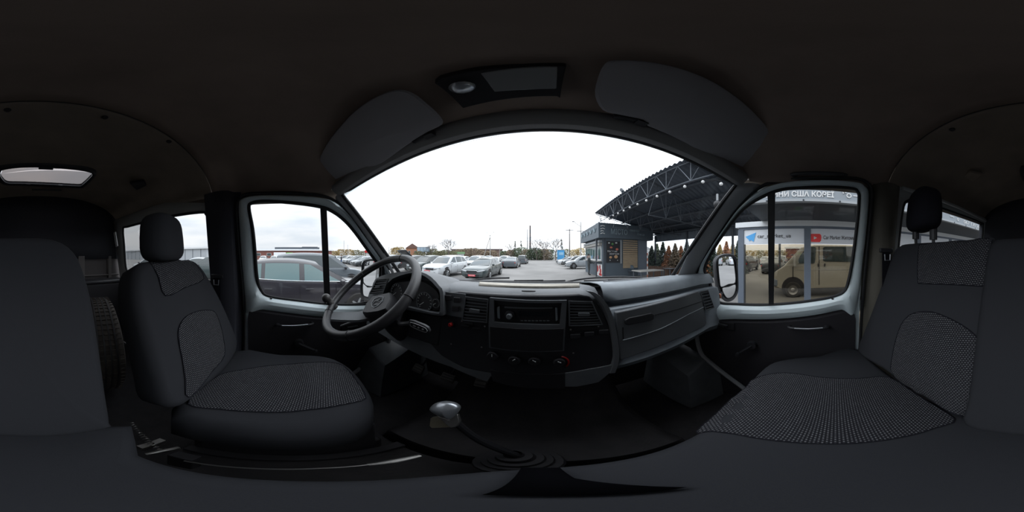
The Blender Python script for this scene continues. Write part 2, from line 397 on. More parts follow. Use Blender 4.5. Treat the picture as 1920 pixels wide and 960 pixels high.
# ---- A pillars
def pillar(name, edge, outer, bul):
    e = resample(edge, 14); o = resample(outer, 14); m = MB()
    m.grid([[a.lerp(b, t)+bul*k for a, b in zip(e, o)] for t, k in ((-.04, 0), (0, .2), (.15, .7), (.4, 1), (.7, 1), (.92, .6), (1, 0), (1.03, -.8), (1.14, -2.4))])
    return structure(obj(name, m, M['pillar'], solid=.004))
def lean(a, b, k=.02): return [a.lerp(b, t/8)+V((0, .03, .02))*sin(pi*t/8) for t in range(9)]
pillar('trim_1', lean(header(-1), base(-1)+V((0,0,-.1))), catmull([hitL(*p) for p in [(632,376),(656,402),(680,435),(705,470),(730,505),(742,530),(745,600)]], 4), V((.012, -.018, .006)))
pillar('trim_2', lean(header(1), base(1)+V((0,0,-.1))), catmull([hitR(*p) for p in [(1426,350),(1384,388),(1352,433),(1322,480),(1302,520),(1296,560),(1296,600)]], 4), V((-.012, -.018, .006)))
# lower pillar mouldings beside the footwells
for x in (.822, -.957):
    m = MB(); m.box((x, .56, -.66), (.012, .74, .70)); structure(obj('wall_side', m, M['black2']))
m = MB(); m.tube(catmull([PX(*p, .775) for p in [(1306,610),(1308,640),(1316,664),(1335,682),(1387,722),(1440,760)]], 4), .014, 8); structure(obj('trim_3', m, M['pillar']))
m = MB(); m.tube(catmull([PX(*p, -.905) for p in [(733,610),(729,640),(722,660),(703,671),(663,700),(610,740)]], 4), .014, 8); structure(obj('trim_4', m, M['pillar']))

# ---- header trim and ceiling
m = MB(); m.grid([[header(u, -.002, -.004) for u in us], [header(u, -.022, -.002) for u in us], [header(u, -.045, .020) for u in us], [header(u, -.052, .042) for u in us]])
structure(obj('trim_5', m, M['header'], solid=.004))
SEAM = -.43
def lerp(a, b, t): return a+(b-a)*t
def interp(tab, x):
    if x <= tab[0][0]: return tab[0][1]
    for (a, p), (b, q) in zip(tab, tab[1:]):
        if x <= b: return lerp(p, q, (x-a)/(b-a))
    return tab[-1][1]
crown = [(-1.6, .585), (-1.0, .615), (-.43, .605), (0, .585), (.18, .545), (.30, .49), (.35, .442)]
edge = [(-1.6, .36), (-.43, .365), (0, .345), (.22, .345), (.35, .37)]
halfw = [(-1.6, .80), (-.43, .80), (0, .79), (.22, .745), (.35, .735)]
def ceil_pt(u, y):
    ze, zc, hw = interp(edge, y), interp(crown, y), interp(halfw, y)
    return V((CX+hw*u, y, ze+(zc-ze)*max(0, 1-abs(u)**3)**.6))
uc = [-1, -.985, -.95]+[-.9+1.8*i/26 for i in range(27)]+[.95, .985, 1]
rows = [[header(u, -.050, .040) for u in uc]]
for k in range(1, 16):
    y = lerp(.34, SEAM, k/15)
    rows.append([(lambda q: V((q.x, min(y, header(u, -.05).y-.002*k) if k < 4 else y, q.z)))(ceil_pt(u, y)) for u in uc])
m = MB(); m.grid(rows); structure(obj('ceiling', m, M['head'], solid=.006))
HO = [(-6,312),(0,309),(40,305),(120,307),(165,312),(181,320),(176,331),(160,346),(148,350),(90,347),(30,345),(8,344),(-2,336),(-8,322)]
HI = [(3,318),(8,314),(42,310),(118,312),(160,317),(172,322),(168,329),(155,341),(145,344),(90,341),(34,339),(14,338),(6,332),(1,324)]
HM = [((a+c)/2, (b+d)/2) for (a, b), (c, d) in zip(HO, HI)]
def inpoly(x, y, P):
    r = False
    for (a, b), (c, d) in zip(P, P[1:]+P[:1]):
        if (b > y) != (d > y) and x < (c-a)*(y-b)/(d-b)+a: r = not r
    return r
uf = [-1, -.985, -.95]+[-.9+1.8*i/110 for i in range(111)]+[.95, .985, 1]
rows = [[ceil_pt(u, lerp(SEAM-.004, -1.56, k/72)) for u in uf] for k in range(73)]
m = MB(); m.grid(rows)
def hole(f):
    c = sum((V(m.v[i]) for i in f), V((0, 0, 0)))/len(f); px = 1020+degrees(atan2(c.x, c.y))/.1875
    if px > 1500: px -= 1920
    return inpoly(px, 480-degrees(atan2(c.z, sqrt(c.x*c.x+c.y*c.y)))/.1875, HM)
m.f = [f for f in m.f if not hole(f)]
rc = structure(obj('ceiling_rear', m, M['head2'], solid=.006))
m = MB(); m.tube([ceil_pt(u, SEAM)+V((0, 0, -.003)) for u in uc], .0025, 6); structure(obj('trim_6', m, M['rubber']))
for px, py in ((14,205),(195,216),(315,262),(1783,240)):
    best = min((( (ceil_pt(u/40, -.455-.02*k)).normalized()-ray(px, py)).length, ceil_pt(u/40, -.455-.02*k)) for u in range(-40, 41) for k in range(8))[1]
    m = MB(); m.lathe([(0, -.006), (.010, -.006), (.012, -.002), (.012, .004)], best+V((0, 0, -.002)), (0, 0, 1), 10); obj('trim_clip', m, M['black2'], rc)

# ---- cab floor, front bulkhead, side walls
m = MB(); m.box((CX, -.35, -1.03), (1.80, 2.50, .05)); structure(obj('floor', m, M['floor'], bevel=.004))
m = MB(); m.box((CX, .915, -.62), (1.78, .04, .9)); structure(obj('wall_front', m, M['black2']))
fm = MB(); prof = [(.28, -1.0), (.30, -.93), (.62, -.90), (.84, -.74), (.89, -.5)]
fm.grid([[V((x, y, z)) for x in (-.42, -.38, .30, .34)] for y, z in prof]); tag(obj('engine_cover', fm, M['floor'], solid=.01), 'black rubber engine cover in the middle of the footwell', 'cover')
for sg, nm in ((1, 'wheel arch box in the passenger footwell corner'), (-1, 'wheel arch box in the driver footwell corner')):
    x0 = .79 if sg > 0 else -.92; xi = .60 if sg > 0 else -.74
    m = MB(); m.grid([[V((xi-sg*.02, .46, -1.0)), V((x0, .40, -1.0))], [V((xi, .48, -.88)), V((x0, .42, -.80))], [V((xi+sg*.03, .52, -.74)), V((x0, .50, -.66))], [V((xi+sg*.05, .86, -.64)), V((x0, .86, -.60))]])
    m.add([V((xi-sg*.02, .46, -1.0)), V((xi, .48, -.88)), V((xi+sg*.03, .52, -.74)), V((xi+sg*.05, .86, -.64)), V((xi, .86, -1.0))], [(0, 1, 2, 3, 4)])
    tag(obj('wheel_arch_box', m, M['dash'], bevel=.01), 'dark moulded '+nm, 'wheel arch')
# rear side walls with their windows
def rearwall(name, win, X, sgn, wpx, hitf, ymax):
    A = [hitf(*p) for p in wpx]; n = len(A)
    c = sum(A, V((0, 0, 0)))/n; B = []
    for p in A:
        d = p-c; ty = ((-1.54-c.y) if d.y < 0 else (ymax-c.y))/d.y if abs(d.y) > 1e-6 else 1e9
        tz = ((.385-c.z) if d.z > 0 else (-.34-c.z))/d.z if abs(d.z) > 1e-6 else 1e9
        q = c+d*min(ty, tz); q.x = X+sgn*(.155*max(0, q.z+.25)); B.append(q)
    m = MB(); a = catmull(A, 3, True); b = [q for i in range(n) for q in [B[i].lerp(B[(i+1) % n], j/3) for j in range(3)]]
    nn = V((sgn, 0, 0)); m.grid([[p.lerp(q, t)+nn*k for p, q in zip(a, b)] for t, k in ((0, 0), (.10, .012), (.3, .016), (1, .016))], cv=True)
    m.add([V((X+sgn*.016, -1.54, -.34)), V((X+sgn*.016, ymax, -.34)), V((X+sgn*.016, ymax, -1.0)), V((X+sgn*.016, -1.54, -1.0))], [(0, 1, 2, 3)])
    wl = structure(obj(name, m, M['white2'], solid=.004))
    m = MB(); m.tube([p+nn*.006 for p in a], .011, 8, closed=True); obj('window_seal', m, M['rubber'], wl)
    w_ = sroot(win, a[0]); m = MB(); m.add([p-nn*.008 for p in a], [tuple(range(len(a)))]); obj('pane', m, G['clear'], w_, smooth=0)
    return wl
rearwall('wall_left', 'window_4', -.943, 1, [(232,429),(241,425),(310,408),(376,398),(387,401),(392,414),(395,446),(398,492),(399,522),(394,528),(330,526),(270,516),(244,510),(237,500),(234,460)], hitL, -.445)
# same window mirrored for the right side
WR = []
for (y, z) in ((-1.50,.315),(-1.44,.335),(-1.0,.335),(-.62,.335),(-.56,.32),(-.53,.28),(-.52,.1),(-.52,-.1),(-.53,-.16),(-.58,-.20),(-1.0,-.20),(-1.4,-.20),(-1.48,-.18),(-1.51,-.1),(-1.52,.1)):
    WR.append((y, z))
def hitW(y, z): return V((.808-.145*max(0, z+.25), y, z))
wr = rearwall('wall_right', 'window_5', .808, -1, WR, hitW, -.445)
m = MB(); m.tube([hitW(-.5, .375)+V((-.03, 0, 0)), hitW(-1.0, .372)+V((-.035, 0, 0)), hitW(-1.5, .36)+V((-.03, 0, 0))], .012, 8); obj('drip_rail', m, M['white2'], wr)
# rear wall: black curtain board above, grey-brown ribbed panel below
rw = sroot('wall_rear', (CX, -1.55, 0))
m = MB(); m.grid([[V((CX+.86*u, -1.55, -.03)) for u in us], [V((CX+.86*u, -1.545, .1)) for u in us], [V((CX+.84*u, -1.52, .4 if abs(u) < .9 else .33)) for u in us], [ceil_pt(u*.995, -1.525)+V((0, -.0, .012)) for u in us]])
obj('upper_panel', m, mat('black partition cloth', (.028, .029, .036), .9), rw, solid=.008)
m = MB(); m.box((CX, -1.58, -.5), (1.76, .02, 1.0)); obj('lower_panel', m, mat('rear panel paint', (.060, .052, .052), .7), rw)
m = MB()
for x in (-.80, -.50, -.47, .1, .5): m.box((x, -1.555, -.2), (.035, .03, .40))
m.box((CX, -1.555, -.20), (1.7, .02, .012)); obj('rib', m, mat('rib paint', (.10, .09, .088), .7), rw, bevel=.004)
m = MB(); m.tube([PX(215,436,-.80)*.92, PX(219,462,-.80)*.92], .018, 8, flat=.5); obj('belt_anchor_cover', m, M['white2'], rw)
# B pillars
m = MB(); m.grid([[V((-.943+.155*max(0, z+.25)+k, y, z)) for y, k in ((-.475, .004), (-.46, .03), (-.40, .045), (-.34, .045), (-.31, .03), (-.295, .0), (-.255, -.012))] for z in (-1.0, -.6, -.25, 0, .2, .37)])
bp = structure(obj('trim_7', m, M['bpillar'], solid=.004))
m = MB(); m.grid([[V((.808-.145*max(0, z+.25)-k, y, z)) for y, k in ((-.50, .004), (-.48, .03), (-.44, .045), (-.40, .045), (-.378, .03), (-.362, .0), (-.32, -.02))] for z in (-1.0, -.6, -.25, 0, .2, .38)])
bq = structure(obj('trim_8', m, M['bpillar2'], solid=.004))
# thin corner plates closing the gap between roof edge and door tops
m = MB(); m.grid([[V((CX-interp(halfw, y)-.002, y, interp(edge, y)+.01)) for y in (.27, .1, -.1, -.3, -.45, -1.0, -1.55)], [V((-.88, y, .34)) for y in (.27, .1, -.1, -.3, -.45, -1.0, -1.55)], [V((-.90, y, .30)) for y in (.27, .1, -.1, -.3, -.45, -1.0, -1.55)]])
structure(obj('trim_9', m, M['head2'], solid=.006))
m = MB(); m.grid([[V((CX+interp(halfw, y)+.002, y, interp(edge, y)+.01)) for y in (.25, .1, -.1, -.3, -.45, -1.0, -1.55)], [V((.745, y, .36)) for y in (.25, .1, -.1, -.3, -.45, -1.0, -1.55)], [V((.765, y, .33)) for y in (.25, .1, -.1, -.3, -.45, -1.0, -1.55)]])
structure(obj('trim_10', m, M['head2'], solid=.006))
# roof hatch
def onceil(px, py, dz=0):
    b = None
    for i in range(60, 2400):
        p = ray(px, py)*(i*.001); 
        u = (p.x-CX)/interp(halfw, p.y)
        if abs(u) < 1 and p.z > ceil_pt(u, p.y).z: return p+V((0, 0, dz))
    return ray(px, py)
hat = thing('roof_hatch', 'frosted glass roof hatch in a black frame above the rear of the cab', 'roof hatch', onceil(86, 325))
a = [onceil(*p, dz=-.010) for p in HO]; b = [onceil(*p, dz=-.014) for p in HI]
m, _, bb = ringloft(a, b, 3, ((0, .006), (.1, -.008), (.5, -.014), (.9, -.010), (1, .010)), (0, 0, 1)); obj('hatch_frame', m, M['black'], hat)
m = MB(); m.add([p+V((0, 0, -.006)) for p in bb], [tuple(range(len(bb)))])
obj('hatch_pane', m, G['hatch'], hat, smooth=0, label='milky translucent pane lit by the sky')
for px, py in ((53,341),(113,343),(86,311)):
    q = onceil(px, py, -.022); m = MB(); m.box(q, (.035 if py > 320 else .09, .014, .014)); obj('hatch_catch', m, M['black'], hat, bevel=.003)
q0 = onceil(60, 350, -.03); q1 = onceil(115, 351, -.03); m = MB(); m.tube([q0, (q0+q1)/2+V((0, .02, -.01)), q1], .008, 8); obj('hatch_handle', m, M['black'], hat)
# small lamp and vent on the rear roof
q = onceil(262, 345, -.008); m = MB(); m.box(q, (.13, .10, .02), Matrix.Rotation(.6, 3, 'Z')); tag(obj('roof_lamp', m, M['black2'], bevel=.006), 'small black lamp on the rear roof lining above the driver seat', 'lamp')
q = onceil(1822, 328, -.008); m = MB(); m.box(q, (.12, .09, .018), Matrix.Rotation(-.6, 3, 'Z')); tag(obj('roof_lamp', m, M['head2'], bevel=.006), 'small brown lamp on the rear roof lining above the raised headrest', 'lamp')
# grab handle over right door
m = MB(); p, q = hitR(1492,326, .03), hitR(1580,327, .03); m.tube(catmull([p+V((.02, 0, .0)), p, q, q+V((.02, 0, 0))], 3), .011, 8, flat=.8); tag(obj('grab_handle', m, M['black']), 'black grab handle on the roof edge above the passenger door', 'handle')
# interior console with lamp on the ceiling
con = thing('overhead_console', 'black overhead console with a map lamp and a pale lens', 'console', onceil(950, 155))
cp = [onceil(*p, dz=-.03) for p in [(815,149),(868,194),(1045,172),(1050,176),(1062,118),(1050,117),(980,119),(900,124),(826,140)]]
m = MB(); m.prism(cp, (0, 0, .03)); obj('console_housing', m, M['black2'], con, bevel=.006)
lp = [onceil(*p, dz=-.033) for p in [(900,130),(980,120),(1046,118),(1044,158),(985,160),(926,164)]]
m = MB(); m.prism(lp, (0, 0, .01)); obj('console_lens', m, mat('clouded lens', (.23, .23, .235), .35), con, bevel=.003)
q = onceil(868, 157, -.036); m = MB(); m.lathe([(0, -.006), (.016, -.004), (.022, 0), (.026, .006)], q, (0, 0, 1), 18); obj('map_lamp', m, M['silver'], con)
# sun visors
def vis(px, py, off=0): return PL(px, py, (-.23, .32, .42-off), (-.107, .6, 1))
def visR(px, py, off=0): return PL(px, py, (.10, .32, .42-off), (.107, .6, 1))
def visor(name, label, pts, hit, clip, cliplabel):
    t_ = thing(name, label, 'sun visor', hit(*pts[0]))
    P_ = catmull([hit(*p) for p in pts], 3, True); c = sum(P_, V((0, 0, 0)))/len(P_); n = V((0, .5, 1)).normalized()
    m = MB(); m.grid([[c.lerp(p, s)+n*k for p in P_] for s, k in ((.0, -.011), (.9, -.009), (.98, -.006), (1, 0), (.98, .006), (.9, .009), (0, .009))], cv=True)
    obj('visor_panel', m, M['visor'], t_)
    m = MB(); a, b = hit(*clip[0]), hit(*clip[1]); m.tube([a, b], .008, 8); m.box(b+V((0, .006, .0)), (.03, .02, .02)); obj('visor_clip', m, M['black2'], t_)
    return t_
visor('sun_visor', 'grey sun visor folded against the roof above the driver', [(586,340),(592,315),(612,272),(640,235),(680,197),(720,175),(750,168),(775,175),(800,194),(826,219),(829,233),(805,246),(778,262),(730,296),(690,325),(655,356),(635,362),(605,352)], vis, ((775,266),(802,250)), '')
visor('sun_visor', 'longer grey sun visor with faint creases above the passenger seat', [(1116,180),(1120,150),(1134,120),(1155,113),(1210,115),(1270,127),(1330,150),(1375,178),(1420,218),(1455,262),(1473,300),(1460,320),(1430,330),(1398,337),(1380,328),(1330,295),(1280,265),(1215,236),(1205,225),(1160,215),(1130,206)], visR, ((1150,217),(1205,226)), '')
# seat belts
for hit, p, sg, lb in ((hitL, (414,516), 1, 'black seat belt with a metal loop on the left door pillar'), (hitR, (1652,470), -1, 'black seat belt hanging on the right door pillar')):
    t_ = thing('seat_belt', lb, 'seat belt', hit(*p))
    q = hit(*p)+V((sg*.055, 0, 0)); q.y = max(min(q.y, -.33), -.44)
    m = MB(); m.box(q+V((0, 0, -.22)), (.004, .046, .46)); obj('webbing', m, M['seat2'], t_)
    m = MB(); m.box(q+V((0, 0, .0)), (.016, .075, .022)); obj('belt_guide', m, M['black'], t_, bevel=.004)
    m = MB(); m.tube([q+V((sg*.012, -.016, -.02)), q+V((sg*.012, -.014, -.05)), q+V((sg*.012, .014, -.05)), q+V((sg*.012, .016, -.02))], .003, 6); obj('metal_loop', m, M['silver'], t_)

# ================================================================ SEATS
class Frame:
    def __init__(s, o, ex, ey, flip=False): s.o = V(o); s.x = V(ex).normalized(); s.y = V(ey).normalized(); s.z = s.x.cross(s.y).normalized()*(-1 if flip else 1)
    def __call__(s, a, b, c=0): return s.o+s.x*a+s.y*b+s.z*c
    def inv(s, p): d = V(p)-s.o; return (d.dot(s.x), d.dot(s.y))
    def hit(s, px, py): return s.inv(PL(px, py, s.o, s.z))
def pad(name, fr_, outline, thick, rad, crown_, material, parent, k=3, hgt=0, label=None):
    O = [V((a, b, 0)) for a, b in outline]; O = catmull(O, k, True); c = sum(O, V((0, 0, 0)))/len(O); rows = []
    hh = lambda s: hgt+crown_*(1-s*s)
    rows.append([fr_(c.x, c.y, -thick)]*len(O)); rows.append([fr_(*(c.lerp(p, .9)).xy, -thick) for p in O]); rows.append([fr_(p.x, p.y, -thick+.02) for p in O]); rows.append([fr_(p.x, p.y, -rad) for p in O])
    for j in range(1, 6):
        a = j/5*pi/2; ins = rad*(1-cos(a)); zz = -rad+rad*sin(a)
        rows.append([(lambda q: fr_(q.x, q.y, zz+hh(1)*j/5))(p+(c-p).normalized()*ins) for p in O])
    for s in (.75, .5, .25, .001):
        rows.append([(lambda q: fr_(q.x, q.y, hh(s)))(c.lerp(p+(c-p).normalized()*rad, s)) for p in O])
    m = MB(); m.grid(rows, cv=True); return obj(name, m, material, parent, smooth=60, label=label), (c, O, rad, hh)
def insert(name, fr_, outline, info, parent, lift=.0025, label='patterned woven cloth insert'):
    c0, O0, rad, hh = info
    O = catmull([V((a, b, 0)) for a, b in outline], 3, True); c = sum(O, V((0, 0, 0)))/len(O)
    def h(p):   # height of the pad under a point: fraction of the way from pad centre to its edge
        d = p-c0; best = 1
        if d.length < 1e-6: return hh(0)
        an = atan2(d.y, d.x); e = min(O0, key=lambda q: abs((atan2(q.y-c0.y, q.x-c0.x)-an+pi) % (2*pi)-pi)); s = d.length/max((e-c0).length-rad, 1e-6)
        z = hh(min(s, 1))
        if s > 1:
            t = min((d.length-((e-c0).length-rad))/rad, .96); z = hh(1)-rad*(1-sqrt(1-t*t))
        return z
    rows = []; uv = []
    for s in (0.001, .2, .4, .6, .75, .88, 1):
        r = [c.lerp(p, s) for p in O]; rows.append([fr_(p.x, p.y, h(p)+lift) for p in r]); uv.append([(p.x, p.y) for p in r])
    m = MB(); m.grid(rows, cv=True, uv=uv); o = obj(name, m, M['weave'], parent, smooth=60, label=label)
    m = MB(); m.tube([fr_(p.x, p.y, h(p)+lift) for p in O], .0018, 5, closed=True); obj('seam', m, M['seat2'], o)
    return o
def headrest(fr_, a, b, c, parent, material, taper=.82):
    rows = []; n = 28; mm = 14
    for i in range(mm+1):
        th = -pi/2+pi*i/mm; sy = sin(th); cy = cos(th)
        yy = b*(abs(sy)**.55)*(1 if sy > 0 else -1); r = abs(cy)**.5; k = lerp(1, taper, (yy/b+1)/2)
        rows.append([fr_(a*k*r*(abs(cos(2*pi*j/n))**.6)*(1 if cos(2*pi*j/n) > 0 else -1), yy, c*r*(abs(sin(2*pi*j/n))**.8)*(1 if sin(2*pi*j/n) > 0 else -1)) for j in range(n)])
    m = MB(); m.grid(rows, cv=True); return obj('headrest', m, material, parent, smooth=70)

# driver seat
ds = thing('driver_seat', 'single charcoal cloth driver seat with low round headrest beside the left door', 'seat', (-.52, 0, -1.0))
fc = Frame((-.52, 0, -.50), (1, 0, 0), (0, 1, 0))
dco = [(x+.52, y) for x, y in [(-.30,-.26),(-.262,-.12),(-.255,.02),(-.275,.12),(-.325,.185),(-.40,.225),(-.52,.245),(-.62,.235),(-.70,.19),(-.745,.10),(-.755,-.05),(-.745,-.26)]]
_, info = pad('seat_cushion', fc, dco, .17, .055, .006, M['seat'], ds)
insert('seat_insert', fc, [fc.hit(*p) for p in [(353,758),(378,728),(410,705),(440,697),(500,688),(560,683),(610,680),(645,686),(668,712),(686,744),(640,760),(583,769),(530,774),(474,773),(410,768)]], info, ds)
fb = Frame((-.52, -.205, -.50), (1, 0, 0), (0, -.205, .48), True)
_, info = pad('backrest', fb, [fb.hit(*p) for p in [(262,492),(300,485),(358,484),(374,492),(390,513),(417,562),(440,615),(449,650),(430,690),(390,728),(345,765),(315,760),(298,715),(280,655),(262,590),(254,540)]], .13, .035, .004, M['seat'], ds)
insert('upper_insert', fb, [fb.hit(*p) for p in [(285,487),(320,486),(356,487),(368,498),(381,523),(345,540),(309,555),(296,520)]], info, ds)
insert('lumbar_insert', fb, [fb.hit(*p) for p in [(332,632),(335,610),(347,594),(368,584),(392,582),(403,588),(412,611),(418,640),(419,668),(395,698),(353,745),(345,710),(340,676)]], info, ds)
fh = Frame(PD(306, 446, .60)+V((0, -.02, 0)), (1, 0, 0), (0, -.1, 1))
hr = headrest(Frame(PD(306, 447, .625), (.95, .25, 0), (0, -.08, 1)), .122, .090, .06, ds, M['seat'])
for x in (-.06, .06): m = MB(); m.tube([PD(306,447,.625)+V((x, .0, -.15)), PD(306,447,.625)+V((x, 0, 0))], .007, 8); obj('headrest_post', m, M['steel'], ds)
m = MB(); m.box((-.52, -.0, -.76), (.38, .40, .24)); m.box((-.52, 0, -.94), (.34, .46, .14)); obj('seat_base', m, M['black2'], ds, bevel=.01)
for x in (-.70, -.335):
    m = MB(); m.box((x, .02, -.985), (.035, .52, .03)); obj('slide_rail', m, M['black2'], ds, bevel=.003)
m = MB(); pts = []
a, b = PZ(247,793,-.80), PZ(303,846,-.80)
for i in range(120):
    t = i/119; pts.append(a.lerp(b, t)+V((cos(t*2*pi*14)*.007, 0, sin(t*2*pi*14)*.007)))
m.tube(pts, .0022, 5); obj('tilt_spring', m, M['steel'], ds, label='steel coil spring at the foot of the seat')
m = MB(); m.tube([b+V((-.04, .01, -.01)), b+V((0, 0, 0)), b+V((.03, -.01, -.01))], .008, 8); m.box(b+V((-.02, -.05, -.03)), (.07, .02, .04)); obj('spring_bracket', m, M['steel'], ds)

# passenger bench
bs = thing('passenger_bench', 'wide charcoal cloth double passenger bench in front of the right door', 'bench seat', (.33, 0, -1.0))
bc = Frame((.33, 0, -.52), (1, 0, 0), (0, 1, 0))
bo = [(x-.33, y) for x, y in [(-.118,-.30),(-.122,-.16),(-.115,-.05),(-.10,.04),(-.07,.11),(-.01,.15),(.12,.165),(.30,.17),(.50,.168),(.62,.15),(.70,.11),(.745,.02),(.76,-.1),(.765,-.30)]]
_, info = pad('seat_cushion', bc, bo, .15, .045, .004, M['seat'], bs)
insert('seat_insert', bc, [bc.hit(*p) for p in [(1446,702),(1487,701),(1550,710),(1610,711),(1667,708),(1730,748),(1790,786),(1755,803),(1717,815),(1655,827),(1592,833),(1530,833),(1467,829),(1415,822),(1375,814),(1335,808),(1306,801),(1350,760),(1380,733),(1408,713)]], info, bs)
bb_ = Frame((.33, -.265, -.52), (1, 0, 0), (0, -.205, .58), True)
_, info = pad('backrest', bb_, [bb_.hit(*p) for p in [(1606,660),(1616,625),(1633,580),(1652,528),(1672,474),(1684,459),(1700,454),(1760,449),(1810,445),(1850,441),(1862,447),(1868,520),(1860,620),(1845,700),(1817,786),(1760,765),(1700,728),(1650,692)]], .13, .03, .004, M['seat'], bs, label='right backrest of the bench with patterned inserts')
insert('upper_insert', bb_, [bb_.hit(*p) for p in [(1724,462),(1730,458),(1790,451),(1852,446),(1858,452),(1860,490),(1857,533),(1850,537),(1790,534),(1730,532),(1723,528),(1722,495)]], info, bs)
insert('lumbar_insert', bb_, [bb_.hit(*p) for p in [(1671,706),(1677,656),(1688,618),(1700,598),(1717,587),(1750,585),(1792,602),(1822,622),(1836,640),(1836,662),(1833,690),(1826,740),(1817,781),(1790,775),(1740,752),(1700,730)]], info, bs)
mo = [(x-.33, y) for x, y in [(-.125,.0),(-.14,.02),(-.150,.12),(-.158,.25),(-.158,.4),(-.145,.50),(-.12,.57),(-.06,.61),(.05,.615),(.14,.615),(.195,.60),(.205,.5),(.20,.3),(.18,.1),(.165,.0),(.06,-.005)]]
_, _i = pad('middle_backrest', Frame((.33, -.25, -.52), (1, 0, 0), (0, -.205, .58), True), mo, .12, .03, .006, M['seat'], bs, label='plain middle backrest without headrest')
hp = PD(1731, 394, .705)
headrest(Frame(hp, (.94, -.34, 0), (.02, -.10, 1)), .128, .098, .058, bs, M['seat2'], .72)
for px in (1717, 1750):
    a = PL(px, 436, hp, (0, 1, 0)); m = MB(); m.tube([a+V((0, 0, .02)), a+V((0, 0, -.030))], .016, 10); m.tube([a+V((0, 0, -.03)), a+V((0, -.005, -.09))], .007, 8); obj('headrest_post', m, M['black'], bs)
m = MB(); m.box((.33, -.06, -.83), (.80, .36, .34)); obj('seat_base', m, M['black2'], bs, bevel=.01)
m = MB(); m.grid([[V((-.020, y, z)) for y, z in ((.142, -.511), (.10, -.509), (.05, -.509))], [V((.014, y, z)) for y, z in ((.142, -.511), (.10, -.509), (.05, -.509))], [V((.020+.02*i, y, -.509)) for i, y in enumerate((.105, .078, .05))]]); tag(obj('black_patch', m, mat('dead black patch', (.004, .004, .005), 1, spec=0), solid=.002), 'short black strap lying near the front edge of the bench', 'patch')  # plain black patch laid on the cushion
# lever between the seats
hb = thing('hand_brake', 'thin steel hand brake lever lying in the gap between the two seats', 'hand brake', (-.195, .0, -1.0))
pts = [PZ(*p, -.75) for p in ((345,864),(470,878),(600,878),(700,870))]
m = MB(); m.tube(pts, .003, 8); obj('lever_rod', m, M['steel'], hb)
m = MB(); m.tube([PZ(690,871,-.75), PZ(740,864,-.75), PZ(788,854,-.75)], [.006, .010, .006], 10, flat=.6); obj('lever_grip', m, M['steel'], hb)
m = MB(); m.box(PZ(345,864,-.82), (.03, .05, .16)); obj('lever_bracket', m, M['black2'], hb, bevel=.003)

# spare tyre and boxes behind the seats
sw = thing('spare_wheel', 'dusty spare tyre standing upright behind the bench', 'tyre', (-.43, -1.0, -1.0))
ax = V((.966, -.26, 0)).normalized(); oc = V((-.43, -1.0, -.65))
m = MB(); m.lathe([(.19, -.075), (.22, -.095), (.29, -.10), (.335, -.085), (.348, -.06), (.353, -.03), (.353, .03), (.348, .06), (.335, .085), (.29, .10), (.22, .095), (.19, .075)], oc, ax, 48); obj('tyre', m, M['tread'], sw)
m = MB()
for k in (-.045, -.015, .015, .045): m.lathe([(.3535, k-.004), (.3555, k-.004), (.3555, k+.004), (.3535, k+.004)], oc, ax, 48)
obj('tread_groove', m, M['rubber'], sw)
m = MB()
u_ = ax.orthogonal().normalized(); q_ = ax.cross(u_)
for i in range(72):
    a_ = 2*pi*i/72; d_ = u_*cos(a_)+q_*sin(a_); rt = Matrix((ax, d_, ax.cross(d_))).transposed()
    for k in (-.066, -.03, 0, .03, .066): m.box(oc+d_*.354+ax*k, (.018, .006, .006), rt)
o = obj('tread_block', m, M['tread'], sw, smooth=0); o['kind'] = 'stuff'
m = MB(); m.lathe([(0, .02), (.06, .03), (.10, .02), (.17, .05), (.19, .075), (.195, -.075), (.17, -.05), (0, -.03)], oc, ax, 32); obj('rim', m, M['steel'], sw)
bx_ = thing('storage_box', 'black storage box against the rear wall behind the driver seat', 'box', (-.58, -1.46, -1.0))
m = MB(); m.box((-.58, -1.46, -.62), (.60, .13, .72)); obj('box_body', m, M['black2'], bx_, bevel=.02)
m = MB(); m.box((-.58, -1.46, -.245), (.62, .15, .03)); obj('box_lid', m, M['black'], bx_, bevel=.01)

# ================================================================ DASHBOARD
FN = V((0, -1, .10)).normalized()
F0 = V((0, .470, -.12))
def hF(px, py, off=0): return PL(px, py, F0+FN*off, FN)
dsh = thing('dashboard', 'grey and black dashboard with radio, vents and glovebox under the windshield', 'dashboard', (CX, .6, -.2))
def dprof(x, top=0, lip=0):
    u = (x-CX)/.85; yb = .86-.20*u*u; top = -max(0, -.72-x)*1.1
    return [V((x, yb, -.145+top)), V((x, .70, -.128+top)), V((x, .58, -.112+top)), V((x, .515, -.108+top)), V((x, .485, -.118+top)), V((x, .470, -.135+top)), V((x, .455, -.28)), V((x, .440, -.42)), V((x, .52, -.47)), V((x, .84, -.48))]
def slab(x0, x1, n, **k): return [dprof(lerp(x0, x1, i/n), **k) for i in range(n+1)]
m = MB(); m.grid([dprof(x) for x in (-.84, -.82, -.80, -.77, -.745, -.72, -.69, -.6, -.5, -.4, -.3, -.2, -.1, 0, .1, .165)]); obj('dash_top', m, M['dash'], dsh, bevel=0, solid=.004, smooth=50)
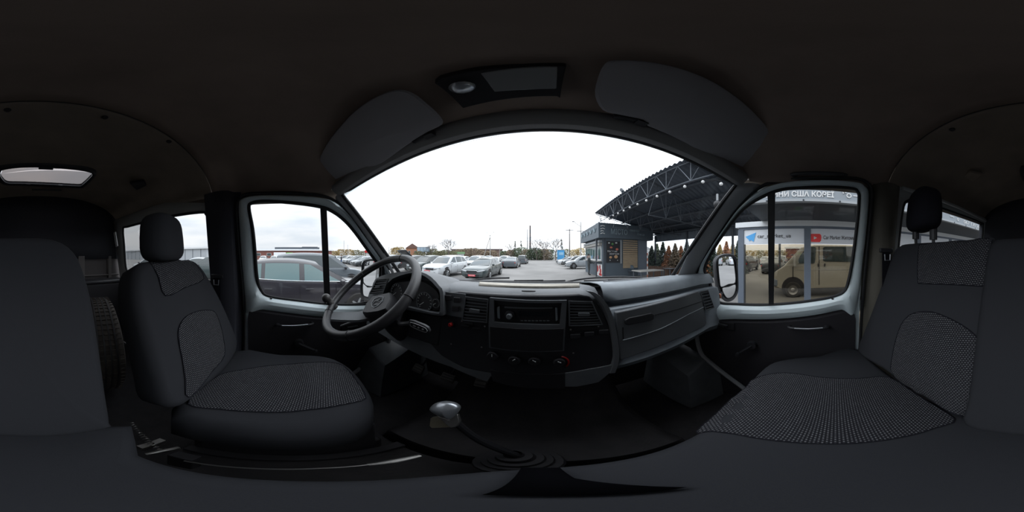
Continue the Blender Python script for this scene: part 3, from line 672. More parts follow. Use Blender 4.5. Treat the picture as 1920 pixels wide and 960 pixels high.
# passenger side: lighter grey plus the light on its top, with shelf recess above the glovebox
def rprof(x):
    u = (x-CX)/.85; yb = .86-.20*u*u; e = .0 if x < .70 else (x-.70)*.35
    return [V((x, yb, -.140)), V((x, .66-e, -.112)), V((x, .56-e, -.102)), V((x, .525-e, -.104)), V((x, .505-e, -.120)), V((x, .492-e, -.150)), V((x, .520-e, -.156)), V((x, .520-e, -.172)), V((x, .470-e, -.176)), V((x, .462-e, -.20)), V((x, .446-e, -.36)), V((x, .436-e, -.385)), V((x, .46-e, -.42)), V((x, .60, -.44)), V((x, .84, -.44))]
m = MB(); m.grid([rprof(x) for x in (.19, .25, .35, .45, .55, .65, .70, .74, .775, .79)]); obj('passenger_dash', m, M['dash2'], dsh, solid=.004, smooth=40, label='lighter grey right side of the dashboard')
m = MB(); m.grid([[V((x, .519, -.1555)) for x in (.215, .66)], [V((x, .5185, -.1735)) for x in (.215, .66)]]); m.box((.44, .51, -.1745), (.44, .03, .003)); obj('shelf_recess', m, M['black2'], dsh)
m = MB(); m.tube([V((.23, .60, -.103)), V((.36, .60, -.103)), V((.50, .585, -.1025))], .006, 6, flat=.4); obj('top_groove', m, M['dash'], dsh)
# black centre shroud
sh = [hF(*p, .010) for p in [(822,560),(838,548),(860,546),(1000,553),(1085,551),(1106,556),(1126,575),(1147,615),(1154,662),(1142,692),(1062,705),(920,700),(870,690),(828,668),(806,645),(812,600)]]
m = MB(); m.prism(sh, -FN*.06); obj('centre_shroud', m, M['black'], dsh, bevel=.006, label='black centre console surround')
# grey spine between the centre stack and the glovebox
a = catmull([hF(*p, .016) for p in [(1098,546),(1112,549),(1129,563),(1144,589),(1154,630),(1158,672),(1150,700)]], 3)
m = MB(); m.grid([[p+V((-.016, 0, .004))-FN*.012 for p in a], [p+V((-.010, 0, .003)) for p in a], [p+V((.006, 0, 0)) for p in a], [p+V((.010, 0, 0))-FN*.02 for p in a]]); obj('spine', m, M['dash3'], dsh, label='grey moulded rib beside the glovebox')
# glovebox door, handle, lines
gb = [(1154,586),(1200,576),(1260,561),(1309,546),(1316,556),(1322,580),(1325,606),(1322,611),(1260,640),(1200,663),(1162,676),(1158,640)]
m = MB(); m.prism([PL(*p, (0, .452, -.20), (0, -1, .10)) for p in gb], (0, .02, 0)); g = obj('glovebox_door', m, M['dash3'], dsh, bevel=.004)
m = MB(); m.prism([PL(*p, (0, .446, -.20), (0, -1, .10)) for p in [(1172,601),(1180,596),(1222,587),(1227,590),(1226,599),(1217,602),(1178,610),(1173,608)]], (0, .012, 0)); obj('glovebox_handle', m, M['black'], g, bevel=.002)
def gl(pts, r=.0016, mt='black2'):
    m = MB(); m.tube([PL(*p, (0, .4505, -.20), (0, -1, .10)) for p in pts], r, 5); obj('panel_groove', m, M[mt], g)
gl([(1168,638),(1240,616),(1290,590),(1319,576)], .0022, 'dash2'); gl([(1168,614),(1169,636)]); gl([(1228,590),(1270,580),(1316,565)])
# vents
def vent(name, quad, n, hitf, parent, back=.028, tab=True, label=None):
    tl, tr, br, bl = [hitf(*p) for p in quad]; nv = (tr-tl).cross(bl-tl).normalized()
    if nv.dot(tl) > 0: nv = -nv
    m = MB(); c = (tl+tr+br+bl)/4
    o_ = [c+(p-c)*1.10 for p in (tl, tr, br, bl)]; i_ = [tl, tr, br, bl]
    m.grid([o_, [p+nv*.003 for p in o_], [p+nv*.003 for p in i_], [p-nv*back for p in i_]], cv=True); m.add([p-nv*back for p in i_], [(0, 1, 2, 3)])
    v = obj(name, m, M['dash'], parent, smooth=0, label=label)
    dn = (bl-tl).normalized()
    for i in range(n):
        t = (i+.5)/n; a = tl.lerp(bl, t); b = tr.lerp(br, t); h = (bl-tl).length/n
        m = MB(); m.prism([a+nv*.001+dn*h*.05, a-nv*.016+dn*h*.45, a-nv*.018+dn*h*.25, a+nv*.001-dn*h*.32], b-a); obj('slat', m, M['dash'], v, smooth=0)
    if tab:
        m = MB(); q = c+nv*.003; d_ = (tr-tl).normalized(); m.prism([q-d_*.016-dn*.004, q+d_*.016-dn*.004, q+d_*.016+dn*.005, q-d_*.016+dn*.005], nv*.008); obj('vent_tab', m, M['dash'], v, smooth=0)
    return v
hS = lambda px, py: hF(px, py, .014)
vent('air_vent', [(874,558),(914,563),(912,603),(868,599)], 7, hS, dsh)
vent('air_vent', [(1068,566),(1109,567),(1127,607),(1069,609)], 8, hS, dsh)
vent('air_vent', [(1314,548),(1327,545),(1338,576),(1323,581)], 6, lambda px, py: PL(px, py, (.72, .43, -.2), (-.35, -1, .1)), dsh, tab=False)
vent('air_vent', [(707,525),(727,524),(718,550),(694,551)], 6, lambda px, py: PL(px, py, (-.70, .428, -.12), (.12, -1, .22)), dsh)
# radio bezel, radio
m = MB(); O = [hF(*p, .020) for p in [(918,558),(990,563),(1063,563),(1060,612),(1058,658),(990,660),(917,652),(916,605)]]; I = [hF(*p, .020) for p in [(926,563),(990,568),(1054,568),(1052,584),(1050,609),(990,608),(926,604),(926,585)]]
m.grid([[p-FN*.02 for p in O], O, I, [p-FN*.030 for p in I]], cv=True); m.add([p-FN*.0285 for p in I], [tuple(range(8))]); bz = obj('radio_bezel', m, M['dash'], dsh, smooth=0)
hr_ = lambda px, py: hF(px, py, .012)
rp_ = [hr_(*p) for p in [(933,573),(940,571.5),(990,575),(1040,574),(1045,576),(1047,590),(1046,603),(1040,605),(990,605),(938,602),(932,598),(931,585)]]
m = MB(); m.prism(rp_, -FN*.03); rd = obj('car_radio', m, M['black2'], dsh, bevel=.003, label='black car radio with a round silver knob')
def disc(name, c, r, d, mt, parent, n=20, ax=FN, **k):
    m = MB(); m.lathe([(0, d), (r*.8, d), (r, d*.7), (r, 0)], c, ax, n); return obj(name, m, mt, parent, **k)
kn = disc('volume_ring', hr_(956, 591), .015, .004, M['black'], rd); disc('volume_knob', hr_(956, 592)+FN*.004, .0085, .010, M['silver'], rd)
def qd(name, pts, th, mt, parent, hh=hF, off=.012, bv=.0015, **k):
    m = MB(); m.prism([hh(*p, off) if hh is hF else hh(*p) for p in pts], FN*th); return obj(name, m, mt, parent, bevel=bv, **k)
qd('radio_edge', [(932,576),(937,574),(938,598),(933,596)], .003, M['dash2'], rd); qd('radio_edge', [(1041,576),(1045,577),(1046,600),(1042,602)], .003, M['dash2'], rd)
qd('cassette_slot', [(946,574.5),(1036,576),(1036,578.5),(946,577.5)], .0015, M['dash'], rd, bv=0)
qd('radio_display', [(972,583),(1032,584),(1031,593),(972,592.5)], .001, mat('unlit display', (.015, .018, .022), .15), rd, bv=0)
for i in range(8):
    x = 976+i*7; qd('radio_button', [(x, 600), (x+5, 600.3), (x+5, 602.6), (x, 602.3)], .002, M['dash'], rd, bv=.0004)
qd('storage_bin', [(919,611),(990,616),(1057,615),(1055,656),(990,658),(920,650)], .004, M['black2'], dsh, off=.019, label='black storage pocket below the radio')
# switches
qd('switch_panel', [(830,546),(874,551),(869,596),(829,588)], .003, M['dash'], dsh, off=.014)
for x, y in ((841,558),(858,562),(855,578)): qd('switch_button', [(x-6,y-5),(x+6,y-4),(x+6,y+5),(x-6,y+5)], .006, M['black2'], dsh, off=.018)
c = hF(847, 608, .014); disc('hazard_bezel', c, .010, .004, M['black2'], dsh); disc('hazard_button', c+FN*.003, .0072, .010, M['red'], dsh, label='red hazard light button')
for p in ((866,602),(909,612),(1070,618),(1122,612),(846,645),(903,651),(1075,662)): disc('screw', hF(*p, .0145 if p[0] < 1100 else .011), .0028, .0015, M['steel'], dsh, n=8)
for x, y in ((874,611),(893,616),(880,606)): qd('switch_button', [(x-8,y-2.5),(x+8,y-1.5),(x+8,y+3),(x-8,y+2)], .005, M['black2'], dsh, off=.012)
for x, y in ((1078,630),(1104,626),(1131,622)): qd('switch_button', [(x-9,y-4),(x+9,y-5),(x+9,y+2),(x-9,y+4)], .007, M['black'], dsh, off=.012 if x < 1120 else .010)
qd('slider_panel', [(1070,613),(1116,610),(1120,617),(1071,622)], .003, M['black2'], dsh)
# heater knobs
for x, y in ((925,666),(965,674),(1002,676),(1048,678)):
    q = hF(x, y, .012); k_ = disc('heater_knob', q, .017, .012, M['black2'], dsh)
    m = MB(); m.box(q+FN*.0135+V((0, 0, .006)), (.002, .002, .010), Matrix.Rotation({925:0, 965:.8, 1002:-.9, 1048:-1.0}[x], 3, 'Y')); obj('knob_mark', m, M['label'], k_)
q = hF(1048, 680, .0125); m = MB(); m.tube([q+V((cos(t)*.026, 0, sin(t)*.026))+FN*.001 for t in [(-.7+i*.2) for i in range(11)]], .0028, 6); obj('red_temperature_arc', m, M['red'], dsh)
# lower lip: grey plastic pieces left and right
qd('lower_trim', [(797,644),(815,654),(870,668),(918,682),(924,700),(916,713),(880,700),(840,682),(806,664)], .010, M['dash'], dsh, off=-.010)
qd('lower_trim', [(1058,697),(1100,690),(1152,680),(1146,692),(1120,714),(1080,722),(1058,722)], .010, M['dash'], dsh, off=.004)
qd('lower_centre', [(921,690),(1058,697),(1058,724),(990,724),(950,718),(926,711)], .012, M['black2'], dsh, off=.004)
# dusty defroster strip and cup ring on top
m = MB(); P_ = [PZ(*p, -.108+.004) for p in [(862,537),(940,537),(1020,540),(1094,541),(1097,547)]]
m = MB(); m.grid([[V((x, .60-.0*x, -.107)) for x in (-.255, -.1, .0, .135)], [V((x, .60, -.104)) for x in (-.25, -.1, .0, .132)], [V((x, .535, -.101)) for x in (-.225, -.1, .0, .118)], [V((x, .530, -.108)) for x in (-.225, -.1, .0, .118)]]); obj('defroster_strip', m, M['tan'], dsh, solid=.002, label='dusty beige strip along the top')
m = MB(); q = PL(991, 546.5, (0, .512, -.1045), (0, -.1, 1)); m.tube([q+V((cos(t)*.020, sin(t)*.006, .001)) for t in [pi+i*pi/8 for i in range(9)]]+[q+V((.02, .002, .001)), q+V((-.02, .002, .001))], .0015, 6, closed=True); obj('finger_recess', m, M['black2'], dsh)
for u0, u1 in ((-.7, -.1), (.12, .62)):
    m = MB(); m.grid([[V((lerp(u0, u1, i/8), .78-.16*((lerp(u0, u1, i/8)-CX)/.85)**2-k*.02, -.134+k*.003)) for i in range(9)] for k in (0, 1)]); obj('defrost_slot', m, M['black2'], dsh)
# instrument binnacle
def hB(px, py, off=0): return PL(px, py, (0, .445-off, -.1), (0, -1, .22))
bo_ = [(690,556),(697,540),(704,523),(729,513),(767,508),(790,510),(808,519),(824,536),(831,548),(831,586),(826,592),(800,588),(760,580),(720,572),(700,570)]
bi_ = [(718,562),(719,550),(724,537),(738,522),(768,512),(788,514),(804,522),(820,538),(826,549),(826,583),(820,587),(798,583),(765,575),(740,569),(724,566)]
m = MB(); O = catmull([hB(*p) for p in bo_], 2, True); I = catmull([hB(*p) for p in bi_], 2, True)
m.grid([[p+V((0, .22, -.045)) for p in O], [p+V((0, .06, -.004)) for p in O], O, [p+V((0, -.004, 0)) for p in I], [p+V((0, .085, -.008)) for p in I]], cv=True); m.add([p+V((0, .082, -.008)) for p in I], [tuple(range(len(I)))])
bn = obj('instrument_binnacle', m, M['dash'], dsh, smooth=50)
ip = hB(0, 0); bk = lambda px, py: PL(px, py, (0, .462, -.1), (0, -1, .22))
m = MB(); I2 = catmull([bk(*p) for p in [(722,556),(726,544),(740,532),(768,527),(790,528),(806,535),(820,548),(823,560),(823,580),(798,580),(765,573),(738,566)]], 2, True); m.prism(I2, (0, .006, 0)); cl = obj('instrument_cluster', m, M['black2'], bn)
for px, py, r in ((797,566,.038),(745,548,.040),(819,568,.017),(772,556,.017)):
    q = bk(px, py)+V((0, -.003, 0)); m = MB(); m.lathe([(r*.96, 0), (r*.96, .004), (r, .004), (r, 0)], q, FN, 28); obj('gauge_ring', m, M['dash'], bn)
    m = MB()
    for i in range(13):
        t = R(225-i*22.5); d = V((cos(t), 0, sin(t))); m.box(q+d*r*.84-V((0, .002, 0)), (r*.16, .0006, .0014), Matrix.Rotation(-t, 3, 'Y'))
    obj('gauge_marks', m, M['label'], bn)
    m = MB(); t = R(215); d = V((cos(t), 0, sin(t))); m.tube([q-V((0, .004, 0)), q-V((0, .004, 0))+d*r*.7], .0010, 5); obj('gauge_needle', m, M['label'], bn)
m = MB(); m.prism([hF(*p, .012) for p in [(740,578),(830,592),(822,650),(790,640),(740,620)]], (0, .05, 0)); obj('knee_panel', m, M['black'], dsh, bevel=.006)

# ================================================================ STEERING WHEEL
sc = V((-.547, .295, -.141)); al_, be_ = .693, -.0425
ux = V((cos(be_), sin(be_), 0)); uy = V((-sin(be_)*cos(al_), cos(be_)*cos(al_), sin(al_))); un = ux.cross(uy)   # un points up/back at the driver
if un.z < 0: un = -un
stw = thing('steering_wheel', 'black leather-wrapped steering wheel with a spinner knob', 'steering wheel', sc)
m = MB(); m.tube([sc+ux*cos(2*pi*i/64)*.205+uy*sin(2*pi*i/64)*.205 for i in range(64)], .0165, 14, closed=True, up=un); rim = obj('rim', m, M['leather'], stw)
for t in (.15, 1.55, 2.75, 4.1, 5.4):
    d = ux*cos(t)+uy*sin(t); tg = -ux*sin(t)+uy*cos(t); m = MB(); m.tube([sc+d*.205+(d*cos(a)+un*sin(a))*.0168 for a in [2*pi*i/16 for i in range(16)]], .0016, 5, closed=True); obj('stitched_seam', m, M['black'], rim)
m = MB(); m.tube([sc+ux*cos(t)*.1895+uy*sin(t)*.1895+un*.003 for t in [2*pi*i/72 for i in range(72)]], .0012, 5, closed=True); obj('inner_stitching', m, M['dash'], rim)
hb_ = sc-un*.092
hx = ux*cos(R(30))+uy*sin(R(30)); hy = -ux*sin(R(30))+uy*cos(R(30))   # the wheel stands turned a little
hubf = Frame(hb_, hx, hy, hx.cross(hy).dot(un) < 0)
pent = [(-.060,-.046),(-.066,.005),(-.048,.046),(.048,.046),(.066,.005),(.060,-.046),(.03,-.054),(-.03,-.054)]
m = MB(); m.grid([[hubf(a*1.12, b*1.12, -.05) for a, b in pent], [hubf(a*1.06, b*1.06, .0) for a, b in pent], [hubf(a, b, .026) for a, b in pent], [hubf(a*.93, b*.93, .034) for a, b in pent]], cv=True); m.add([hubf(a*.93, b*.93, .034) for a, b in pent], [tuple(range(8))]); hub = obj('hub', m, M['black'], stw, bevel=.003)
m = MB(); shd = [(-.026,.022),(0,.030),(.026,.022),(.030,-.002),(.016,-.024),(0,-.032),(-.016,-.024),(-.030,-.002)]
m.grid([[hubf(a*k, b*k, z) for a, b in shd] for k, z in ((1.0, .033), (1.0, .0365), (.86, .0365), (.86, .034))], cv=True)
m.tube([hubf(a, b, .036) for a, b in [(-.018,-.004),(-.008,.004),(.002,.002),(.010,.010),(.014,.018),(.019,.012)]], .0018, 5); m.tube([hubf(a, b, .036) for a, b in [(-.014,-.002),(-.020,-.012)]], .0014, 5); m.tube([hubf(a, b, .036) for a, b in [(.004,.002),(.014,-.004)]], .0014, 5); m.tube([hubf(a, b, .036) for a, b in [(-.010,-.018),(.010,-.018)]], .002, 5)
obj('shield_emblem', m, M['dash'], hub, label='raised shield emblem with a leaping deer')
for s in (-1, 1):
    e = V((s*.205*cos(R(30)), -.205*sin(R(30)), .092)); n_ = V((s*.5, .866, 0))
    m = MB(); rows = []
    for t, w_, z in ((0, .034, -.01), (.35, .032, .012), (.7, .030, .05), (1, .030, .086)):
        c = V((s*.045, -.018, 0)).lerp(V((e.x, e.y, 0)), t); pr = V((-e.y, e.x, 0)).normalized(); rows.append([hubf(*(c+pr*w_*a).xy, z+b) for a, b in ((-1, -.006), (-.9, .004), (.9, .004), (1, -.006), (.9, -.012), (-.9, -.012))])
    m.grid(rows, cv=True); obj('spoke', m, M['dash'], stw, smooth=50)
kp = PD(625, 570, .80); kb = min([sc+ux*cos(t)*.205+uy*sin(t)*.205 for t in [i*.02 for i in range(314)]], key=lambda p: (p.normalized()-ray(627, 574)).length)
m = MB(); m.tube([kb-un*.02, kb+un*.028], .016, 12); m.ball(kb+un*.046, .021, 16, 12); obj('spinner_knob', m, mat('scuffed knob', (.075, .070, .068), .45, var=.35, vscale=60), stw, label='scuffed ball-shaped spinner knob clamped to the rim')
m = MB(); m.tube([hb_-un*.03, hb_-un*.12, V((-.56, .50, -.38))], [.05, .058, .06], 16, up=ux); obj('steering_column', m, M['black2'], dsh, label='black steering column shroud')
st = thing('indicator_stalk', 'black stalk switch with white symbols right of the steering column', 'stalk', PD(745, 592, .50))
pts = [hb_-un*.09+ux*.03, PD(752, 607, .50), PD(772, 606, .46)]
m = MB(); m.tube(catmull(pts, 4), .007, 8); obj('stalk_arm', m, M['black'], st)
a, b = PD(768, 604, .455), PD(808, 620, .425)
m = MB(); rr = []
sf = Frame((a+b)/2, b-a, (0, 0, 1))
L_ = (b-a).length/2
ol = [(-L_, .009), (-L_*.5, .013), (L_*.5, .013), (L_*.85, .010), (L_, 0), (L_*.85, -.010), (L_*.5, -.013), (-L_*.5, -.013), (-L_, -.009)]
m.prism([sf(x, y, -.005) for x, y in ol], sf.z*.012); pd = obj('stalk_paddle', m, M['black'], st, bevel=.003)
sgn_ = 1 if sf.z.dot(-sf.o) > 0 else -1
m = MB(); zz = .0078 if sgn_ > 0 else -.0058
m.tube([sf(x*.8, y*.62, zz) for x, y in ol], .0008, 5, closed=True); obj('outline_mark', m, M['label'], pd)
m = MB()
for i, x in enumerate((-.013, .0, .013)):
    m.prism([sf(x-.004, -.001, zz), sf(x, .003, zz), sf(x+.004, .0, zz), sf(x, -.003, zz)] if i else [sf(x-.005, 0, zz), sf(x, .004, zz), sf(x, .001, zz), sf(x+.005, .001, zz), sf(x+.005, -.001, zz), sf(x, -.001, zz), sf(x, -.004, zz)], sf.z*.0006*sgn_)
obj('symbols', m, M['label'], pd, smooth=0)
st2 = thing('wiper_stalk', 'dark stalk switch left of the steering column', 'stalk', PD(672, 600, .7))
m = MB(); m.tube(catmull([hb_-un*.07-ux*.03, PD(665, 604, .72), PD(640, 612, .76)], 4), [.008]*9, 8); obj('stalk_arm', m, M['black'], st2)

# ================================================================ GEAR LEVER, PEDALS
gl_ = thing('gear_lever', 'gear lever with a silver fan-shaped knob rising from a black rubber boot', 'gear lever', (-.06, .30, -.86))
kt = PD(836, 768, .345); gb0 = V((-.055, .290, -.80))
m = MB(); m.tube(catmull([gb0+V((0, 0, -.04)), gb0, gb0.lerp(kt, .55)+V((-.005, 0, 0)), kt+V((.02, 0, -.05))], 4), [.016]*4+[.013]*4+[.011]*5, 10); obj('lever_shaft', m, M['black'], gl_)
# fan-shaped knob: traced on the plane facing the driver, curved
kf = Frame(kt, V((1, .0, .0)), V((0, .55, .83)))
fan = [(806,768),(812,759),(822,754),(835,752),(850,754),(860,759),(863,765),(856,776),(848,784),(843,787),(838,784),(830,783),(818,777)]
fp = catmull([V((*kf.hit(*p), 0)) for p in fan], 2, True); cc = sum(fp, V((0, 0, 0)))/len(fp)
m = MB(); m.grid([[kf(*(cc.lerp(p, s)).xy, z) for p in fp] for s, z in ((0, -.012), (.8, -.012), (1, -.004), (1, .002), (.85, .010), (.6, .016), (.3, .019), (0, .020))], cv=True); obj('lever_knob', m, M['silver'], gl_, smooth=60)
m = MB(); m.prism([kf(*kf.hit(*p), -.010) for p in [(820,779),(843,787),(858,776),(862,790),(856,800),(846,802),(838,797),(830,789)]], kf.z*.012); obj('knob_collar', m, M['steel'], gl_, bevel=.002)
m = MB(); m.prism([kf(*kf.hit(*p), -.016) for p in [(802,786),(806,783),(822,782),(834,789),(840,800),(838,803),(804,804),(800,800)]], kf.z*.006); obj('lever_tag', m, mat('yellowed plastic tag', (.16, .14, .10), .6), gl_, bevel=.001, label='yellowed plastic tag under the knob')
m = MB(); m.lathe([(.085, -.10), (.082, -.085), (.068, -.082), (.066, -.066), (.054, -.062), (.052, -.044), (.038, -.040), (.034, -.015), (.020, -.01), (.017, .012)], gb0+V((.0, .0, 0)), (-.10, 0, 1), 24); obj('boot', m, M['black2'], gl_, smooth=25)
for nm, lb, (px, py), y, w_, h_ in (('clutch_pedal', 'worn clutch pedal, leftmost of the three', (785,691), .60, .065, .055), ('brake_pedal', 'brake pedal in the middle of the footwell', (840,708), .60, .07, .05), ('accelerator_pedal', 'accelerator pedal nearest the engine cover', (903,714), .58, .05, .07)):
    q = PY(px, py, y); p_ = thing(nm, lb, 'pedal', q); rt = Matrix.Rotation(R(-35), 3, 'X')
    m = MB(); m.box(q, (w_, .014, h_), rt); pp = obj('pedal_pad', m, mat('worn rubber pad', (.085, .075, .070), .7), p_, bevel=.005)
    for k in (-.3, 0, .3):
        m = MB(); m.box(q+rt @ V((0, -.009, h_*k)), (w_*.8, .005, .005), rt); obj('rib', m, M['rubber'], pp)
    m = MB(); m.tube(catmull([q+V((0, .01, 0)), q+V((.02, .06, .08)), q+V((.03, .16, .22)), q+V((.03, .2, .3))], 3), .006, 8); obj('pedal_arm', m, M['black2'], p_)

# ================================================================ WIPERS AND OUTSIDE MIRRORS
for lb, pts, blade in (('left wiper lying along the base of the windshield', [PY(820,532,.95), PY(905,523,.93), PY(955,521,.92)], (PY(925,527.5,.93), PY(1060,526.5,.93))), ('right wiper with a long thin arm at the base of the windshield', [PY(1045,532,.93), PY(1100,522,.90), PY(1170,519,.86), PY(1225,523,.80)], (PY(1095,527,.90), PY(1235,525,.79)))):
    wp = thing('windshield_wiper', lb, 'wiper', pts[0]); m = MB(); m.tube(catmull(pts, 4), .005, 6); obj('wiper_arm', m, M['rubber'], wp)
    m = MB(); m.tube([blade[0], (blade[0]+blade[1])/2+V((0, .01, 0)), blade[1]], .006, 6); m.tube([blade[0].lerp(blade[1], .3)+V((0, 0, .006)), blade[0].lerp(blade[1], .7)+V((0, 0, .006))], .005, 6); obj('wiper_blade', m, M['black2'], wp)
m = MB(); m.box((CX, .96, -.17), (1.5, .16, .02)); structure(obj('trim_11', m, M['rubber']))
def emirror(label, ctr, nrm, outl, low, arm):
    t_ = thing('outside_mirror', label, 'mirror', ctr); f = Frame(ctr, nrm.cross(V((0, 0, 1))).normalized()*-1, (0, 0, 1))
    if f.z.dot(nrm) < 0: f = Frame(ctr, -f.x, (0, 0, 1))
    cen = V((0, 0, 0))
    def P2(pts): return catmull([V((*f.inv(PL(px, py, ctr, f.z)), 0)) for px, py in pts], 3, True)
    def glass(pts, nm):
        q = P2(pts); m = MB(); m.add([f(p.x, p.y, .006) for p in q], [tuple(range(len(q)))]); obj(nm, m, M['mirror'], t_, smooth=0)
        m = MB(); m.tube([f(p.x, p.y, .005) for p in q], .004, 6, closed=True); obj('mirror_seal', m, M['rubber'], t_)
    glass(outl, 'mirror_glass'); glass(low, 'lower_mirror_glass')
    return t_, f, P2
tR, fR, P2R = emirror('black outside mirror in two panes beyond the passenger quarter window', PD(1362, 515, 1.12), V((-.464, -.886, 0)), [(1346,487),(1352,482),(1362,480),(1370,481),(1374,487),(1377,505),(1378,529),(1365,533),(1351,538),(1348,525),(1346,505)], [(1353,540),(1365,537),(1378,533),(1378,545),(1373,555),(1364,559),(1358,554)], None)
q = P2R([(1341,500),(1342,487),(1350,479),(1365,477),(1376,480),(1381,492),(1383,530),(1382,548),(1374,561),(1362,564),(1352,555),(1345,535)])
c = sum(q, V((0, 0, 0)))/len(q); m = MB(); m.grid([[fR(*c.lerp(p, s).xy, z) for p in q] for s, z in ((.9, .004), (1, .010), (1.04, 0), (1.0, -.03), (.8, -.06), (.3, -.075), (0, -.076))], cv=True); obj('mirror_housing', m, M['black'], tR)
m = MB(); m.tube(catmull([fR(c.x+.03, c.y-.08, -.03), hitR(1346, 556, -.12), hitR(1340, 560, -.01)], 3), .014, 8); obj('mirror_arm', m, M['black'], tR)
m = MB(); m.box(hitR(1350, 555, -.03), (.012, .016, .03)); obj('side_repeater', m, mat('orange lens', (.45, .16, .08), .3), tR, bevel=.006)
tL, fL, P2L = emirror('black outside mirror with a tall pale pane seen through the steering wheel', PD(694, 520, 1.12), V((.441, -.897, 0)), [(683,505),(685,494),(692,489),(706,489),(712,493),(712,515),(708,535),(690,536),(682,528)], [(682,530),(690,538),(703,538),(700,556),(684,555),(681,545)], None)
q = P2L([(679,510),(680,494),(688,487),(708,486),(716,490),(717,515),(712,545),(703,560),(684,560),(677,545)])
c = sum(q, V((0, 0, 0)))/len(q); m = MB(); m.grid([[fL(*c.lerp(p, s).xy, z) for p in q] for s, z in ((.9, .004), (1, .010), (1.04, 0), (1.0, -.03), (.8, -.06), (.3, -.075), (0, -.076))], cv=True); obj('mirror_housing', m, M['black'], tL)
m = MB(); m.tube(catmull([fL(c.x-.03, c.y-.06, -.03), hitL(700, 558, -.08), hitL(708, 560, -.01)], 3), .014, 8); obj('mirror_arm', m, M['black'], tL)

# ================================================================ OUTSIDE
GZ = -EYE
m = MB(); m.add([(-220,-220,GZ),(220,-220,GZ),(220,260,GZ),(-220,260,GZ)], [(0,1,2,3)]); structure(obj('ground', m, M['asphalt'], smooth=0))
carpaint = {k: mat('paint '+k, c, .28, coat=.6) for k, c in dict(white=(.54,.56,.58), silver=(.34,.36,.38), grey=(.10,.115,.13), dark=(.030,.036,.042), green=(.032,.046,.047), black=(.012,.013,.016), blue=(.05,.08,.14), beige=(.30,.28,.24), aubergine=(.022,.020,.026)).items()}
cglass = mat('dark car glass', (.030, .042, .046), .05, spec=.8)
cglass2 = mat('teal car glass', (.07, .135, .14), .05, spec=.8)
chrome = mat('chrome', (.6, .62, .64), .15, metal=1)
lamp = mat('headlight lens', (.28, .30, .32), .1, spec=.8, coat=1)
rimm = mat('alloy', (.35, .36, .37), .35, metal=.7)
def wheel(parent, x, y, r=.34, w_=.22, detail=True):
    s = 1 if y > 0 else -1
    m = MB(); m.lathe([(r*.62, -w_/2), (r*.92, -w_/2), (r, -w_*.38), (r, w_*.38), (r*.92, w_/2), (r*.62, w_/2)], (x, y, r), (0, s, 0), 20); t_ = obj('wheel', m, M['tyre'], parent, local=True)
    m = MB(); m.lathe([(r*.66, w_*.50), (r*.62, w_*.42), (r*.60, w_*.2), (0, w_*.2)], (x, y, r), (0, s, 0), 20)
    if detail:
        for k in range(5):
            a = 2*pi*k/5; d = V((cos(a), 0, sin(a))); c = V((x, y+s*w_*.38, r))
            m.tube([c, c+d*r*.62], [r*.14, r*.09], 6, flat=.9)
        m.lathe([(r*.18, w_*.38), (r*.15, w_*.46), (0, w_*.46)], (x, y, r), (0, s, 0), 12)
    o = obj('rim', m, rimm, t_, local=True); return t_
SHAPE = dict(
  sedan=dict(L=4.85, W=1.86, H=1.47, belt=[(-.5,.60),(-.492,.98),(-.44,1.06),(-.36,1.07),(-.15,1.00),(.08,.97),(.20,.94),(.36,.85),(.46,.74),(.49,.60),(.5,.40)], cab=(.245,.06,-.20,-.385), wb=.295, r=.335, clear=.17),
  hatch=dict(L=4.40, W=1.84, H=1.52, belt=[(-.5,.55),(-.495,.95),(-.46,1.08),(-.30,1.05),(-.1,1.00),(.08,.97),(.22,.94),(.37,.86),(.46,.74),(.49,.60),(.5,.40)], cab=(.27,.07,-.34,-.47), wb=.30, r=.33, clear=.18),
  suv=dict(L=4.55, W=1.90, H=1.66, belt=[(-.5,.6),(-.495,1.05),(-.47,1.14),(-.30,1.12),(-.1,1.08),(.10,1.05),(.22,1.04),(.38,.98),(.465,.86),(.49,.70),(.5,.45)], cab=(.245,.08,-.38,-.475), wb=.30, r=.37, clear=.24),
  wagon=dict(L=4.70, W=1.84, H=1.75, belt=[(-.5,.6),(-.495,1.0),(-.48,1.05),(-.30,1.05),(-.1,1.03),(.10,1.02),(.28,1.00),(.40,.92),(.47,.80),(.49,.65),(.5,.42)], cab=(.30,.12,-.44,-.49), wb=.30, r=.34, clear=.2))
